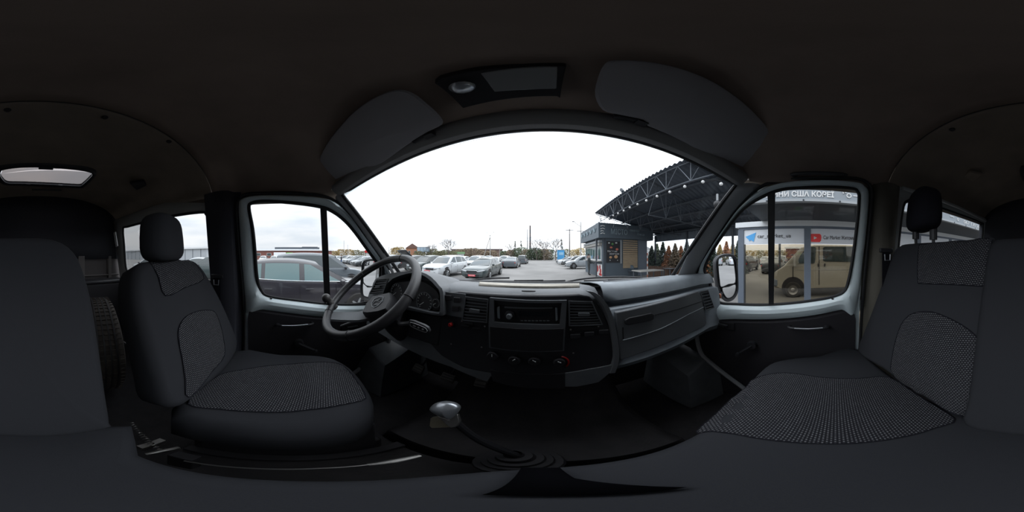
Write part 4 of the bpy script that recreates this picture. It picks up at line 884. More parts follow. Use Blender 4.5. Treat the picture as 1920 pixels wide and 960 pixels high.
def make_car(kind, label, paint, group=None, plate=None, detail=1, glass=None, nose=None, rails=False, cat='car', hood_open=False):
    P = SHAPE[kind]; L, W, H = P['L'], P['W'], P['H']; hw = W/2; pm = carpaint[paint]; glass = glass or cglass
    t_ = thing('car', label, cat, (0, 0, 0), group)
    bt = catmull([V((a*L, 0, b)) for a, b in P['belt']], 2); rows = []
    for p in bt:
        f = abs(p.x)/(L/2); w_ = hw*(1-.20*max(0, (f-.72)/.28)**2); zb = P['clear']+(.08*max(0, (f-.9)/.1)); b = p.z; k = min(1, max(.02, (b-zb)/.5))
        half = [(0, zb), (w_*.86, zb), (w_*.97, zb+.09*k), (w_, zb+(b-zb)*.45), (w_*.985, zb+(b-zb)*.72), (w_*.94, b-.03*k), (w_*.86, b), (w_*.5, b+.025*k), (0, b+.035*k)]
        rows.append([V((p.x, y, z)) for y, z in half]+[V((p.x, -y, z)) for y, z in reversed(half[1:-1])])
    m = MB(); m.grid(rows, cv=True); m.f.append(tuple(range(len(rows[0])))); m.f.append(tuple(len(m.v)-1-i for i in range(len(rows[0]))))
    body = obj('body', m, pm, t_, local=True, smooth=50)
    cf, rf, rr, cr = [k*L for k in P['cab']]
    zb0 = lambda x: interp([(q.x, q.z) for q in bt], x)
    def cab(t, inset=0):      # outline ring at height fraction t
        xf = lerp(cf, rf, t)-.0; xr = lerp(cr, rr, t); w_ = lerp(hw*.90, hw*.70, t); return xf, xr, w_
    def cp(s, t, y):   # s: 0 rear..1 front along the side, y: -1..1
        xf, xr, w_ = cab(t); x = lerp(xr, xf, s); z0 = zb0(x)-.02; zt = H-.10*(abs(2*s-1)**2.2); return V((x, w_*y, lerp(z0, zt, t)))
    m = MB(); rows = []
    for t in (0, .3, .6, .85, .95, 1.0):
        tt = min(t, .97); r = []; kx = 1 if t < 1 else .93
        for i in range(13): r.append(cp(i/12, tt, kx))
        for j in (.6, .2, -.2, -.6): r.append(cp(1, tt, kx*j)+V((.05*(1-j*j)*(1-t*.4), 0, 0)))
        for i in range(12, -1, -1): r.append(cp(i/12, tt, -kx))
        for j in (-.6, -.2, .2, .6): r.append(cp(0, tt, kx*j)-V((.04*(1-j*j), 0, 0)))
        if t == 1: r = [p+V((0, 0, .02)) for p in r]
        rows.append(r)
    m.grid(rows, cv=True); n0 = 13
    top = rows[-1]; cen = [top[i].lerp(top[29-i+0-0] if False else top[12+4+1+(12-i)], .5)+V((0, 0, .045)) for i in range(13)]
    m.grid([top[0:13], [a.lerp(c, .6)+V((0, 0, .012)) for a, c in zip(top[0:13], cen)], cen, [a.lerp(c, .6)+V((0, 0, .012)) for a, c in zip([top[17+12-i] for i in range(13)], cen)], [top[17+12-i] for i in range(13)]])
    obj('cabin', m, pm, t_, local=True, smooth=50)
    # glazing
    panes = [(.06,.30),(.33,.60),(.64,.94)] if kind != 'sedan' else [(.10,.48),(.53,.93)]
    if detail:
        for sd in (-1, 1):
            for a, b in panes:
                m = MB(); g = []
                for t in (.10, .5, .86):
                    e = 1e-9; xa = max(a, .0+ .10*t*(a < .12)+.02); xb = b-(.10*t if b > .9 else 0)
                    f0, r0, _w = cab(.1); f1, r1, _w = cab(t)       # inner pillar edges stay upright
                    if a > .12: xa = (lerp(r0, f0, a)-r1)/(f1-r1)
                    if b < .9: xb = (lerp(r0, f0, b)-r1)/(f1-r1)
                    g.append([cp(lerp(xa, xb, i/4), t, sd)+V((0, sd*.008, 0)) for i in range(5)])
                m.grid(g); obj('side_window', m, glass, t_, local=True)
    else:
        for sd in (-1, 1):
            m = MB(); m.grid([[cp(lerp(.05+.06*t, .95-.08*t, i/6), t, sd)+V((0, sd*.008, 0)) for i in range(7)] for t in (.10, .5, .86)]); obj('side_window', m, glass, t_, local=True)
    for s, nm, dx in ((1, 'windshield', .012), (0, 'rear_window', -.012)):
        m = MB(); m.grid([[cp(s, t, j)+V(((.05*(1-j*j)*(1-t*.4) if s else -.04*(1-j*j))+dx, 0, .012)) for j in (-.9, -.5, 0, .5, .9)] for t in (.08, .35, .65, .90)]); obj(nm, m, glass, t_, local=True)
    # wheels and arches
    for sx in (-1, 1):
        for sy in (-1, 1):
            x = sx*P['wb']*L; r = P['r']
            m = MB(); m.lathe([(0, .0), (r*1.16, 0), (r*1.18, -.05)], (x, sy*(hw*.985+.006), r+.02), (0, sy, 0), 22)
            m.v = [(a, b, max(c, P['clear']-.03)) for a, b, c in m.v]; obj('wheel_arch', m, M['black2'], t_, local=True)
            wheel(t_, x, sy*(hw-.085), r, detail=bool(detail))
    # lamps, grille, plates, mirrors, handles
    zn = lerp(P['clear'], zb0(.46*L), .72)
    for sy in (-1, 1):
        m = MB(); m.grid([[V((.485*L-.03*i*i*.28, sy*hw*(.42+.13*i), zn+.06+.012*i)) for i in range(5)], [V((.494*L-.03*i*i*.28, sy*hw*(.42+.13*i), zn-.05+.03*i)) for i in range(5)]]); m.v = [(a+.022, b, c) for a, b, c in m.v]; obj('headlight', m, lamp, t_, local=True, solid=.02)
        m = MB(); m.box((-.487*L, sy*hw*.70, zn+.16), (.09, hw*.36, .15)); obj('tail_light', m, M['redlight'], t_, local=True, bevel=.02)
        m = MB(); x = lerp(cf, rf, .12)-.20; m.box((x, sy*(hw+.07), zb0(x)+.03), (.10, .18, .13)); obj('side_mirror', m, pm if detail else M['black'], t_, local=True, bevel=.03)
        if detail:
            for hx in (.02, -.20) if kind != 'sedan' else (-.02, -.23):
                m = MB(); m.tube([(hx*L-.09, sy*(hw+.005), .83), (hx*L, sy*(hw+.03), .835), (hx*L+.09, sy*(hw+.005), .83)], .014, 6); obj('door_handle', m, pm if paint != 'aubergine' else M['black'], t_, local=True)
            if rails or paint == 'aubergine':
                m = MB(); m.tube([cp(i/8, .08, sy)+V((0, sy*.012, 0)) for i in range(1, 9)], .011, 6); obj('chrome_strip', m, chrome, t_, local=True)
            for hx in (.17, -.03, -.235):
                m = MB(); m.box((hx*L, sy*(hw*.992), .62), (.008, .012, .62)); obj('door_gap', m, M['black2'], t_, local=True)
    m = MB(); ow = hw*(.40 if nose != 'oval' else .46)
    m.prism([(.497*L+.008, ow*a, zn+b) for a, b in ([(-1,.05),(1,.05),(.93,-.09),(-.93,-.09)] if nose != 'oval' else [(-.95,.02),(-.8,.07),(.8,.07),(.95,.02),(1,-.06),(.7,-.17),(-.7,-.17),(-1,-.06)])], (.012, 0, 0)); gr = obj('grille', m, M['black'], t_, local=True)
    if nose == 'oval':
        m = MB(); m.tube([(.497*L+.024, ow*a, zn+b) for a, b in [(-.95,.02),(-.8,.07),(.8,.07),(.95,.02),(1,-.06),(.7,-.17),(-.7,-.17),(-1,-.06)]], .014, 6, closed=True); obj('grille_surround', m, chrome, gr, local=True)
    m = MB(); m.box((.497*L, 0, P['clear']+.16), (.05, hw*1.1, .12)); obj('lower_intake', m, M['black2'], t_, local=True, bevel=.02)
    if plate == 'red' or detail:
        m = MB(); m.box((.497*L+.035, -.22 if plate == 'redleft' else 0, zn-(.25 if nose == 'oval' else .17)), (.012, .52, .12)); pl = obj('number_plate', m, mat('red dealer plate', (.75, .05, .07), .5) if plate else M['label'], t_, local=True)
        m = MB(); x0 = .497*L+.042
        for i in range(7): m.box((x0, (-.22 if plate == 'redleft' else 0)+(i-3)*.06, zn-(.25 if nose == 'oval' else .17)), (.002, .035, .05))
        obj('plate_letters', m, M['label'] if plate else M['black'], pl, local=True)['kind'] = 'stuff'
        m = MB(); m.box((-.497*L-.012, 0, zn+.02), (.012, .52, .12)); obj('number_plate', m, M['label'], t_, local=True)
    if hood_open:
        m = MB(); m.grid([[V((lerp(cr+.1, cr-.75, s), hw*.8*y, H-.02+.62*s-.02*y*y)) for y in (-1, -.5, 0, .5, 1)] for s in (0, .5, 1)]); obj('tailgate', m, pm, t_, local=True, solid=.05)
    return t_
def put(t_, x, y, head):
    """head: degrees, 0 = nose to +y"""
    t_.location = (x, y, GZ); t_.rotation_euler = (0, 0, R(90+head)); return t_
# --- cars that can be told apart
put(make_car('hatch', 'dark aubergine hatchback close beside the driver door with a chrome window strip', 'aubergine', glass=cglass2), -4.72, .42, 0)
put(make_car('wagon', 'silver roofed car just behind the near hatchback', 'grey', detail=0), -8.3, 1.6, 0)
put(make_car('suv', 'white compact sport utility car with black grille and red plate', 'white', plate='redleft'), -7.65, 11.3, 180)
put(make_car('sedan', 'dark green grey sedan with oval grille and red plate', 'green', plate='red', nose='oval'), -4.62, 12.15, 180)
put(make_car('suv', 'dark grey sport utility car parked left of the white one', 'green'), -10.9, 12.6, 180)
put(make_car('sedan', 'dark blue grey sedan seen from behind on the left of the lane', 'grey', detail=0), -4.5, 23.0, 0)
put(make_car('wagon', 'grey tall estate car, last on the left of the lane', 'grey', detail=0), -4.4, 34.0, 0)
put(make_car('suv', 'white car showing behind the blue grey sedan', 'white', detail=0), -7.0, 29.5, 0)
put(make_car('suv', 'white sport utility car between the white and green front cars in the second row', 'white', detail=0), -8.8, 20.0, 180)
put(make_car('sedan', 'grey green sedan roof behind the dark green sedan', 'silver', detail=0), -6.4, 20.5, 180)
put(make_car('suv', 'silver white crossover nose-in beside the food kiosk', 'silver'), 5.0, 20.6, 90)
put(make_car('suv', 'dark sport utility car behind the silver crossover', 'dark', detail=0), 5.2, 25.4, 90)
put(make_car('sedan', 'white sedan third in the row beyond the kiosk', 'white', detail=0), 4.9, 30.0, 90)
put(make_car('sedan', 'dark car fourth in the row beyond the kiosk, by the blue booth', 'grey', detail=0), 5.0, 34.6, 90)
put(make_car('suv', 'black car with raised tailgate, in the left far row by the windshield pillar', 'black', detail=0, hood_open=True), -13.3, 14.0, 0)
put(make_car('suv', 'dark sport utility car seen past the driver headrest', 'green', detail=0), -9.4, -4.6, 200)
put(make_car('sedan', 'silver car seen beside the driver headrest', 'silver', detail=0), -12.0, -7.6, 200)
put(make_car('hatch', 'white car low behind the driver backrest', 'white', detail=0), -10.5, -11.5, 180)
# --- rows far to the left
rng = random.Random(5); protos = {}
ORD = ['first', 'second', 'third', 'fourth', 'fifth', 'sixth', 'seventh', 'eighth', 'ninth', 'tenth', 'eleventh', 'twelfth', 'thirteenth', 'fourteenth', 'fifteenth', 'sixteenth']
def far(kind, paint, x, y, h, group, label):
    k = (kind, paint)
    if k not in protos: o = protos[k] = make_car(kind, label, paint, detail=0)
    else: o = copy_tree(protos[k])
    o['label'] = label; o['group'] = group; put(o, x, y, h)
def rowcars(xs, ys, h, gname, where):
    for x, y in zip(xs, ys):
        kind = rng.choice(['suv', 'sedan', 'hatch', 'suv', 'wagon']); paint = rng.choice(['white', 'white', 'silver', 'silver', 'grey', 'dark', 'white'])
        nn_ = ORD[xs.index(x) if len(set(xs)) > 1 else ys.index(y)]
        lb = {'white': 'white', 'silver': 'silver', 'grey': 'mid grey', 'dark': 'dark'}[paint]+' '+{'suv': 'sport utility car', 'sedan': 'sedan', 'hatch': 'hatchback', 'wagon': 'estate car'}[kind]+', '+nn_+' '+where
        far(kind, paint, x+rng.uniform(-.2, .2), y+rng.uniform(-.3, .3), h, gname, lb)
rowcars([-17.5-2.75*i for i in range(13)], [12.0+.25*i for i in range(13)], 180, 'front far row', 'from the lane in the front far row')
rowcars([-22-3.0*i for i in range(9)], [24.5]*9, 180, 'second far row', 'from the lane in the second far row')
rowcars([-13-3.1*i for i in range(10)], [36.0]*10, 180, 'third far row', 'from the lane in the third far row')
rowcars([-42]*10, [-15+2.9*i for i in range(6)]+[5+2.9*i for i in range(4)], -90, 'row by the brick hall', 'from the left before the brick hall')

# --- people
def person(label, at, head, coat, legs, h=1.76, step=.12, hands=None, arms=(0, 0)):
    t_ = thing('person', label, 'person', (at[0], at[1], GZ)); rt = Matrix.Rotation(R(head), 3, 'Z')
    J = dict(pel=(0,0,.53), ch=(0,.01,.70), nk=(0,.0,.815), h0=(0,.015,.865), h1=(0,.02,.935), sl=(-.105,0,.79), sr=(.105,0,.79), el=(-.145,-.0+arms[0]*.3,.63), er=(.145,arms[1]*.3,.63), wl=(-.14,.04+arms[0],.50+abs(arms[0])*.5), wr=(.14,.04+arms[1],.50+abs(arms[1])*.5), hl=(-.14,.06+arms[0]*1.2,.455+abs(arms[0])*.7), hr=(.14,.06+arms[1]*1.2,.455+abs(arms[1])*.7),
      pl=(-.055,0,.50), pr=(.055,0,.50), kl=(-.06,step*.35+.01,.27), kr=(.06,-step*.2+.01,.27), al=(-.06,step,.045), ar=(.06,-step,.05), tl=(-.065,step+.085,.018), tr=(.065,-step+.085,.018))
    rad = dict(pel=.085, ch=.095, nk=.036, h0=.05, h1=.055, sl=.048, sr=.048, el=.034, er=.034, wl=.022, wr=.022, hl=.022, hr=.022, pl=.06, pr=.06, kl=.040, kr=.040, al=.028, ar=.028, tl=.022, tr=.022)
    E_ = [('pel','ch'),('ch','nk'),('nk','h0'),('h0','h1'),('ch','sl'),('ch','sr'),('sl','el'),('sr','er'),('el','wl'),('er','wr'),('wl','hl'),('wr','hr'),('pel','pl'),('pel','pr'),('pl','kl'),('pr','kr'),('kl','al'),('kr','ar'),('al','tl'),('ar','tr')]
    ks = list(J); me = bpy.data.meshes.new('body'); me.from_pydata([rt @ (V(J[k])*h) for k in ks], [(ks.index(a), ks.index(b)) for a, b in E_], [])
    o = bpy.data.objects.new('body', me); C.objects.link(o); sk = o.modifiers.new('k', 'SKIN'); sk.use_smooth_shade = True; ss = o.modifiers.new('u', 'SUBSURF'); ss.levels = ss.render_levels = 1
    for i, k in enumerate(ks): me.skin_vertices[0].data[i].radius = (rad[k]*h*.95, rad[k]*h*.80)
    me.skin_vertices[0].data[0].use_root = True
    dg = bpy.context.evaluated_depsgraph_get(); dg.update(); nm = bpy.data.meshes.new_from_object(o.evaluated_get(dg)); bpy.data.objects.remove(o)
    o = bpy.data.objects.new('body', nm); C.objects.link(o); o.parent = t_; nm.materials.clear()
    for k in (coat, legs, M['skin'], M['black']): nm.materials.append(k)
    for p in nm.polygons:
        p.use_smooth = True; z = p.center.z/h; q = rt.transposed() @ p.center
        p.material_index = 3 if z < .045 else 1 if z < .50 and abs(q.x) < .115*h else 2 if z > .825 or (abs(q.x) > .10*h and z < .50) else 0
    m = MB(); c = V((0, .0, .945))*h; rows = [[rt @ (c+V((.060*h*sin(a)*cos(b), .066*h*sin(a)*sin(b)-.010*h, .052*h*cos(a)))) for b in [2*pi*j/12 for j in range(12)]] for a in [pi*.62*i/6 for i in range(7)]]
    m.grid(rows, cv=True); obj('hair', m, mat('dark hair', (.02, .015, .012), .8), t_, local=True)
    return t_
p = PZ(640, 497.5, GZ); person('person in a dark jacket and blue jeans walking between far parked cars', (p.x, p.y), 150, M['jacket'], M['jeans'], 1.85, .10)
p = PZ(1104, 516, GZ); person('person in dark grey clothes standing at the kiosk serving window', (p.x, p.y), -90, mat('grey clothes', (.045, .05, .05), .9), mat('grey clothes', (.045, .05, .05), .9), 1.82, .03, arms=(.1, .12))

# --- background buildings
def building(label, c, size, wmat, rmat, cat='building', name='building', over=.3, rh=.3, wins=(), rot=0, roofshape=None):
    t_ = thing(name, label, cat, (c[0], c[1], GZ)); t_.rotation_euler = (0, 0, R(rot)); sx, sy, sz = size
    m = MB(); m.box((0, 0, sz/2), size); obj('wall', m, wmat, t_, local=True, smooth=0)
    m = MB()
    if roofshape == 'gable':
        m.prism([(-sx/2-over, -sy/2-over, sz), (sx/2+over, -sy/2-over, sz), (0, -sy/2-over, sz+rh)], (0, sy+2*over, 0))
    else: m.box((0, 0, sz+rh/2), (sx+2*over, sy+2*over, rh))
    obj('roof', m, rmat, t_, local=True, smooth=0)
    for (x, y, z, wx, wy, wz) in wins:
        m = MB(); m.box((x, y, z), (wx, wy, wz)); w_ = obj('window', m, M['label'], t_, local=True, smooth=0)
        m = MB(); m.box((x, y-.03 if wy < wx else y, z), (wx*.9 if wy < wx else wx+.05, wy+.05 if wy < wx else wy*.9, wz*.88)); obj('pane', m, cglass, w_, local=True, smooth=0)
    return t_
b = building('long low red brick hall with white roof edge across the lot', (-66, 1.0), (12, 31, 3.6), M['brick'], M['beam'], over=.4, rh=.55, wins=[(6.02, y, 2.2, .1, 1.6, 1.0) for y in (-12, -8, -4, 4, 8, 12)])
m = MB(); m.box((2, 2.5, 4.55), (5, 17, .8)); m.box((2, 7.5, 5.0), (3, 6, .4)); obj('roof_monitor', m, M['darksteel'], b, local=True, smooth=0)
b = building('long grey shed with pale roof edge behind the driver headrest', (-52, -55), (16, 62, 3.9), M['shed'], M['wallwhite'], over=.5, rh=.5)
for i in range(20):
    m = MB(); m.box((8.05, -29+3.05*i, 1.9), (.06, .12, 3.7)); obj('wall_rib', m, M['darksteel'], b, local=True, smooth=0)
building('small red roofed shop far beyond the parked rows', (-66, 38), (16, 6, 3.0), M['wallwhite'], M['red'], over=.5, rh=1.0, rot=-30)
building('brick house with a steep gable left of the billboard', (-56, 54), (6, 6, 5.2), mat('orange brick', (.42, .20, .12), .8), mat('brown roof', (.16, .09, .07), .8), rh=2.2, rot=40, roofshape='gable', wins=[(-1.4, -3.02, 3.4, 1, .1, 1.2), (1.4, -3.02, 3.4, 1, .1, 1.2)])
building('long pale building with green roof behind the parked cars', (-44, 66), (15, 8, 2.6), M['wallwhite'], mat('green roof', (.22, .38, .20), .7), rh=.9, rot=32)
building('long brown brick depot behind the bare tree', (-40, 92), (30, 10, 5.0), mat('brown brick', (.20, .14, .12), .85), mat('brown roof sheet', (.13, .10, .10), .8), rh=.8, rot=20)
building('orange roofed low house behind the blue grey sedan', (-18, 84), (9, 6, 2.8), M['wallwhite'], mat('orange tiles', (.5, .20, .08), .8), rh=1.8, rot=8, roofshape='gable')
building('white house beyond the low hedge', (28, 46), (10, 8, 3.8), M['wallwhite'], M['shed'], rh=2.2, rot=-20, roofshape='gable')
bb = thing('billboard', 'blue grey billboard on posts above the parked cars', 'billboard', (-47.5, 52, GZ)); bb.rotation_euler = (0, 0, R(42))
for x in (-1.6, 1.6): m = MB(); m.box((x, 0, 2.5), (.18, .18, 5)); obj('post', m, M['darksteel'], bb, local=True)
m = MB(); m.box((0, -.1, 4.4), (5.6, .3, 2.2)); bf = obj('frame', m, M['darksteel'], bb, local=True, bevel=.03)
for i in range(4): m = MB(); m.box((-2.05+1.37*i, -.27, 4.4), (1.25, .04, 1.8)); obj('poster_panel', m, mat('faded blue poster', (.36, .46, .55), .6), bf, local=True)
tk = thing('truck', 'white box truck with a green cab door in front of the brick hall', 'truck', (-50, -1.5, GZ)); tk.rotation_euler = (0, 0, R(90))
m = MB(); m.box((-1.0, 0, 1.65), (3.6, 2.2, 2.1)); obj('cargo_box', m, M['beam'], tk, local=True, bevel=.05)
m = MB(); m.box((2.0, 0, 1.55), (2.1, 2.1, 2.1)); obj('cab', m, mat('leaf green', (.12, .45, .10), .5), tk, local=True, bevel=.15)
for x in (-2, 2.1):
    for y in (-1, 1): wheel(tk, x, y*.95, .42, detail=False)
bo = thing('blue_booth', 'light blue booth at the end of the lane', 'booth', (7.2, 70, GZ))
m = MB(); m.box((0, 0, 2.1), (2.9, 2.4, 4.2)); bw = obj('wall', m, M['blue'], bo, local=True)
m = MB(); m.box((0, 0, 4.3), (3.2, 2.7, .25)); obj('roof', m, M['label'], bo, local=True)
m = MB(); m.box((.1, -1.23, 2.6), (1.9, .06, 1.2)); obj('panel', m, mat('pale blue print', (.35, .62, .85), .5), bo, local=True)
for i, (px, w_) in enumerate(((1010, 1.6), (1032, 1.4))):
    p = PZ(px, 487.5, GZ); tag(obj('kerb_block', MB().box(p+V((0, 0, .25)), (w_*1.3, .5, .5)), M['beam'], bevel=.04), ['white kerb block, left of two, at the end of the lane', 'white kerb block, right of two, near the blue booth'][i], 'kerb block')
# --- poles, chimneys, wires
def pole(label, px, top, d, r=.12, arms=0, cat='pole', name='utility_pole', mt=None, brace=None):
    b = PD(px, 480, d); t_ = thing(name, label, cat, (b.x, b.y, GZ)); hz = PD(px, top, d).z-GZ
    m = MB(); m.tube([(0, 0, 0), (0, 0, hz)], [r, r*.65], 8); obj('shaft', m, mt or M['conc'], t_, local=True)
    for a in range(arms): m = MB(); m.box((0, 0, hz-.35-.8*a), (2.0, .10, .12)); obj('crossarm', m, M['darksteel'], t_, local=True)
    if brace: m = MB(); m.tube([(brace, 0, 0), (0, 0, hz*.93)], [r*.8, r*.6], 8); obj('brace', m, M['conc'], t_, local=True)
    return t_, V((b.x, b.y, GZ+hz))
q, wtop1 = pole('concrete utility pole with a leaning brace and twin street lamps', 919, 441, 42, .14, 0, brace=-2.3)
for s in (-1, 1):
    m = MB(); m.tube([(0, 0, wtop1.z-GZ-.2), (s*.55, 0, wtop1.z-GZ+.5), (s*1.0, 0, wtop1.z-GZ+.75)], .05, 6); o = obj('lamp_arm', m, M['conc'], q, local=True)
    m = MB(); m.box((s*1.15, 0, wtop1.z-GZ+.78), (.5, .2, .12)); obj('lamp_head', m, M['label'], o, local=True, bevel=.03)
_, wtop2 = pole('wooden utility pole right of the bare trees', 1068, 429, 40, .16, 1, mt=M['bark'])
q, wtop3 = pole('tall utility pole with a street lamp beside the kiosk roof', 1089, 416, 32, .13, 0)
m = MB(); m.tube([(0, 0, wtop3.z-GZ-1.0), (-1.3, 0, wtop3.z-GZ-.1)], .05, 6); o = obj('lamp_arm', m, M['conc'], q, local=True)
m = MB(); m.box((-1.5, 0, wtop3.z-GZ-.02), (.5, .2, .12)); obj('lamp_head', m, M['darksteel'], o, local=True, bevel=.03)
m = MB(); m.box((0, 0, wtop3.z-GZ-1.9), (1.6, .1, .1)); obj('crossarm', m, M['darksteel'], q, local=True)
pole('thin pole behind the blue grey sedan', 937, 447, 60, .12)
pole('thin mast left of the striped chimney', 983, 440, 90, .14)
pole('thin lamp pole above the far left rows, taller of two', 645, 451, 70, .12)
pole('thin lamp pole above the far left rows, shorter of two', 652, 459, 75, .12)
pole('thin pole right of the driver side pillar', 729, 463, 60, .12)
t_ = thing('chimney', 'tall dark banded factory chimney on the horizon', 'chimney', (*PD(994, 480, 190).xy, GZ))
hz = PD(994, 423, 190).z-GZ
for k in range(8):
    m = MB(); r0, r1 = 1.25-.05*k, 1.25-.05*(k+1); m.lathe([(r0, hz*k/8), (r1, hz*(k+1)/8)], (0, 0, 0), (0, 0, 1), 14); obj('band', m, [M['darksteel'], mat('chimney brick', (.13, .11, .11), .9)][k % 2], t_, local=True)
t_ = thing('chimney', 'thin dark chimney just left of the banded one', 'chimney', (*PD(989, 480, 190).xy, GZ)); m = MB(); m.lathe([(.55, 0), (.4, PD(989, 430, 190).z-GZ)], (0, 0, 0), (0, 0, 1), 10); obj('shaft', m, M['darksteel'], t_, local=True)
def wire(label, a, b, sag, r=.022):
    a, b = V(a), V(b); m = MB(); m.tube([a.lerp(b, i/12)-V((0, 0, sag*4*(i/12)*(1-i/12))) for i in range(13)], r, 4, cap=False); tag(obj('power_line', m, M['darksteel']), label, 'cable')
for i, (lb, a, b, sg) in enumerate((('upper overhead cable left of the braced pole', PD(790, 457, 70), wtop1-V((0, 0, .2)), .8), ('lower overhead cable left of the braced pole', PD(790, 462, 70), wtop1-V((0, 0, .9)), .8), ('upper overhead cable between the braced pole and the wooden pole', wtop1-V((0, 0, .8)), wtop2-V((0, 0, .35)), 1.1), ('lower overhead cable between the braced pole and the wooden pole', wtop1-V((0, 0, 1.3)), wtop2-V((0, 0, 1.5)), 1.1), ('overhead cable from the wooden pole to the lamp pole', wtop2-V((0, 0, .35)), wtop3-V((0, 0, 1.9)), .5))): wire(lb, a, b, sg)
# --- trees and bushes
leafm = {k: mat('leaves '+k, c, .8, var=.35, vscale=1.5) for k, c in dict(brown=(.20,.15,.10), ochre=(.34,.25,.10), green=(.085,.11,.06), dark=(.035,.055,.04), olive=(.19,.18,.10), rust=(.30,.13,.06)).items()}
def branches(m, p, d, L, r, depth, rg):
    q = p+d*L; m.tube([p, p.lerp(q, .5)+V((rg.uniform(-1,1), rg.uniform(-1,1), 0))*L*.05, q], [r, r*.8, r*.62], 5 if depth > 2 else 3, cap=False)
    if depth <= 0: return
    u = d.orthogonal().normalized(); a0 = rg.uniform(0, 6.28); n = 4 if depth in (5, 4) else 3
    for i in range(n):
        a = a0+2*pi*i/n+rg.uniform(-.3, .3); ax = Matrix.Rotation(a, 3, d) @ u; nd = (Matrix.Rotation(rg.uniform(.35, .75), 3, ax) @ d); nd.z += .10; nd.normalize()
        branches(m, p.lerp(q, rg.uniform(.72, 1)), nd, L*rg.uniform(.62,.82), r*.58, depth-1, rg)
def baretree(label, px, top, d, seed, r=.16):
    b = PD(px, 480, d); h = PD(px, top, d).z-GZ; t_ = thing('bare_tree', label, 'tree', (b.x, b.y, GZ)); rg = random.Random(seed)
    m = MB(); branches(m, V((0, 0, 0)), V((0, 0, 1)), h*.30, r, 5, rg); zt = max(v[2] for v in m.v); m.v = [(a*h/zt, b_*h/zt, c*h/zt) for a, b_, c in m.v]; obj('branches', m, M['bark'], t_, local=True)
baretree('large leafless tree behind the white sport utility car', 841, 441, 62, 1, .22)
baretree('leafless tree in the middle of the horizon, left of three', 1006, 446, 62, 2)
baretree('leafless tree in the middle of the horizon, tallest of three', 1020, 439, 60, 3, .2)
baretree('leafless tree right of the chimney, rightmost of three', 1042, 441, 62, 4, .2)
baretree('small leafless tree left of the big one', 809, 455, 70, 5)
baretree('thin leafless tree above the blue grey sedan', 957, 454, 66, 6)
def bush(name, label, c, rx, rz, mt, seed, n=260, cat='bush', group=None, cone=False, trunk=True, ls=.16, brn=True):
    t_ = thing(name, label, cat, (c[0], c[1], GZ), group); rg = random.Random(seed); m = MB()
    for i in range(n):
        a = rg.uniform(0, 2*pi); h = rg.random()**(1.2 if cone else .9); rr = rx*((1-h)*.95+.05 if cone else sqrt(max(0, 1-(2*h-1)**2))*.6+.4)*rg.uniform(.35, 1)
        p = V((cos(a)*rr, sin(a)*rr, rz*2*h*(1 if cone else .95)+.05)); s = ls*rg.uniform(.5, 1.3)*(1 if not cone else 1.25-.5*h)
        u = V((rg.uniform(-1,1), rg.uniform(-1,1), rg.uniform(-.6,.9))).normalized(); w_ = u.orthogonal().normalized()*.45
        m.add([p-u*s, p+w_*s, p+u*s, p-w_*s], [(0, 1, 2, 3)])
    f = obj('foliage', m, mt, t_, local=True, smooth=0); f['kind'] = 'stuff'
    m = MB(); m.tube([(0, 0, 0), (0, 0, rz*1.5)], [.05, .02], 5)
    for i in range(9):
        a = rg.uniform(0, 6.28); h = rg.uniform(.2, 1.4)*rz; m.tube([(0, 0, h), (cos(a)*rx*.7, sin(a)*rx*.7, h+rz*.4)], [.025, .01], 4, cap=False)
    obj('stem', m, M['bark'], t_, local=True); return t_
k = 0; cnt = {}
LMK = [(0, 'the brick hall'), (640, 'the walking person'), (690, 'the red roofed shop'), (783, 'the billboard'), (841, 'the large leafless tree'), (919, 'the braced pole'), (985, 'the banded chimney'), (1040, 'the blue booth'), (1068, 'the wooden pole')]
for px, top, d, c in ((560,470,95,'olive'),(628,470,85,'ochre'),(640,467,88,'ochre'),(654,467,90,'ochre'),(668,468,92,'olive'),(682,470,94,'olive'),(700,471,95,'brown'),(742,464,75,'ochre'),(748,462,74,'ochre'),(785,470,70,'olive'),(800,467,72,'olive'),(812,466,72,'olive'),(824,470,70,'olive'),(836,468,68,'olive'),(848,470,68,'olive'),(862,467,80,'brown'),(876,465,82,'brown'),(888,464,82,'brown'),(900,467,80,'brown'),(912,470,78,'brown'),(924,469,76,'brown'),(945,470,74,'green'),(958,468,72,'brown'),(968,466,72,'green'),(978,463,70,'green'),(988,467,68,'brown'),(998,466,66,'green'),(1004,464,66,'dark'),(1012,468,64,'green'),(1022,466,64,'brown'),(1030,467,66,'green'),(1052,468,72,'green'),(1060,466,74,'olive'),(1078,467,70,'ochre'),(1090,464,70,'ochre')):
    k += 1; b = PD(px, 480, d); h = PD(px, top, d).z-GZ
    lb = {'olive': 'olive', 'ochre': 'yellowing', 'brown': 'brown', 'green': 'green', 'dark': 'dark green'}[c]
    lm = max((q for q in LMK if q[0] <= px), key=lambda q: q[0]); cnt[lm] = cnt.get(lm, 0)+1
    bush('bush', f'{lb} autumn scrub on the horizon, {ORD[cnt[lm]-1]} right of {lm[1]}', (b.x, b.y), h*.62, h*.5, leafm[c], k, 1300, group=f'{lb} hedge line scrub', ls=.27)
for px, top in ((966,452),(977,451),(1053,448)):
    b = PD(px, 480, 78); h = PD(px, top, 78).z-GZ; k += 1
    bush('conifer', {966:'narrow dark conifer above the hedge, leftmost', 977:'narrow dark conifer beside the chimneys', 1053:'narrow dark conifer above the blue booth'}[px], (b.x, b.y), 1.2, h*.5, leafm['dark'], k, 160, 'tree', cone=True, ls=.5)
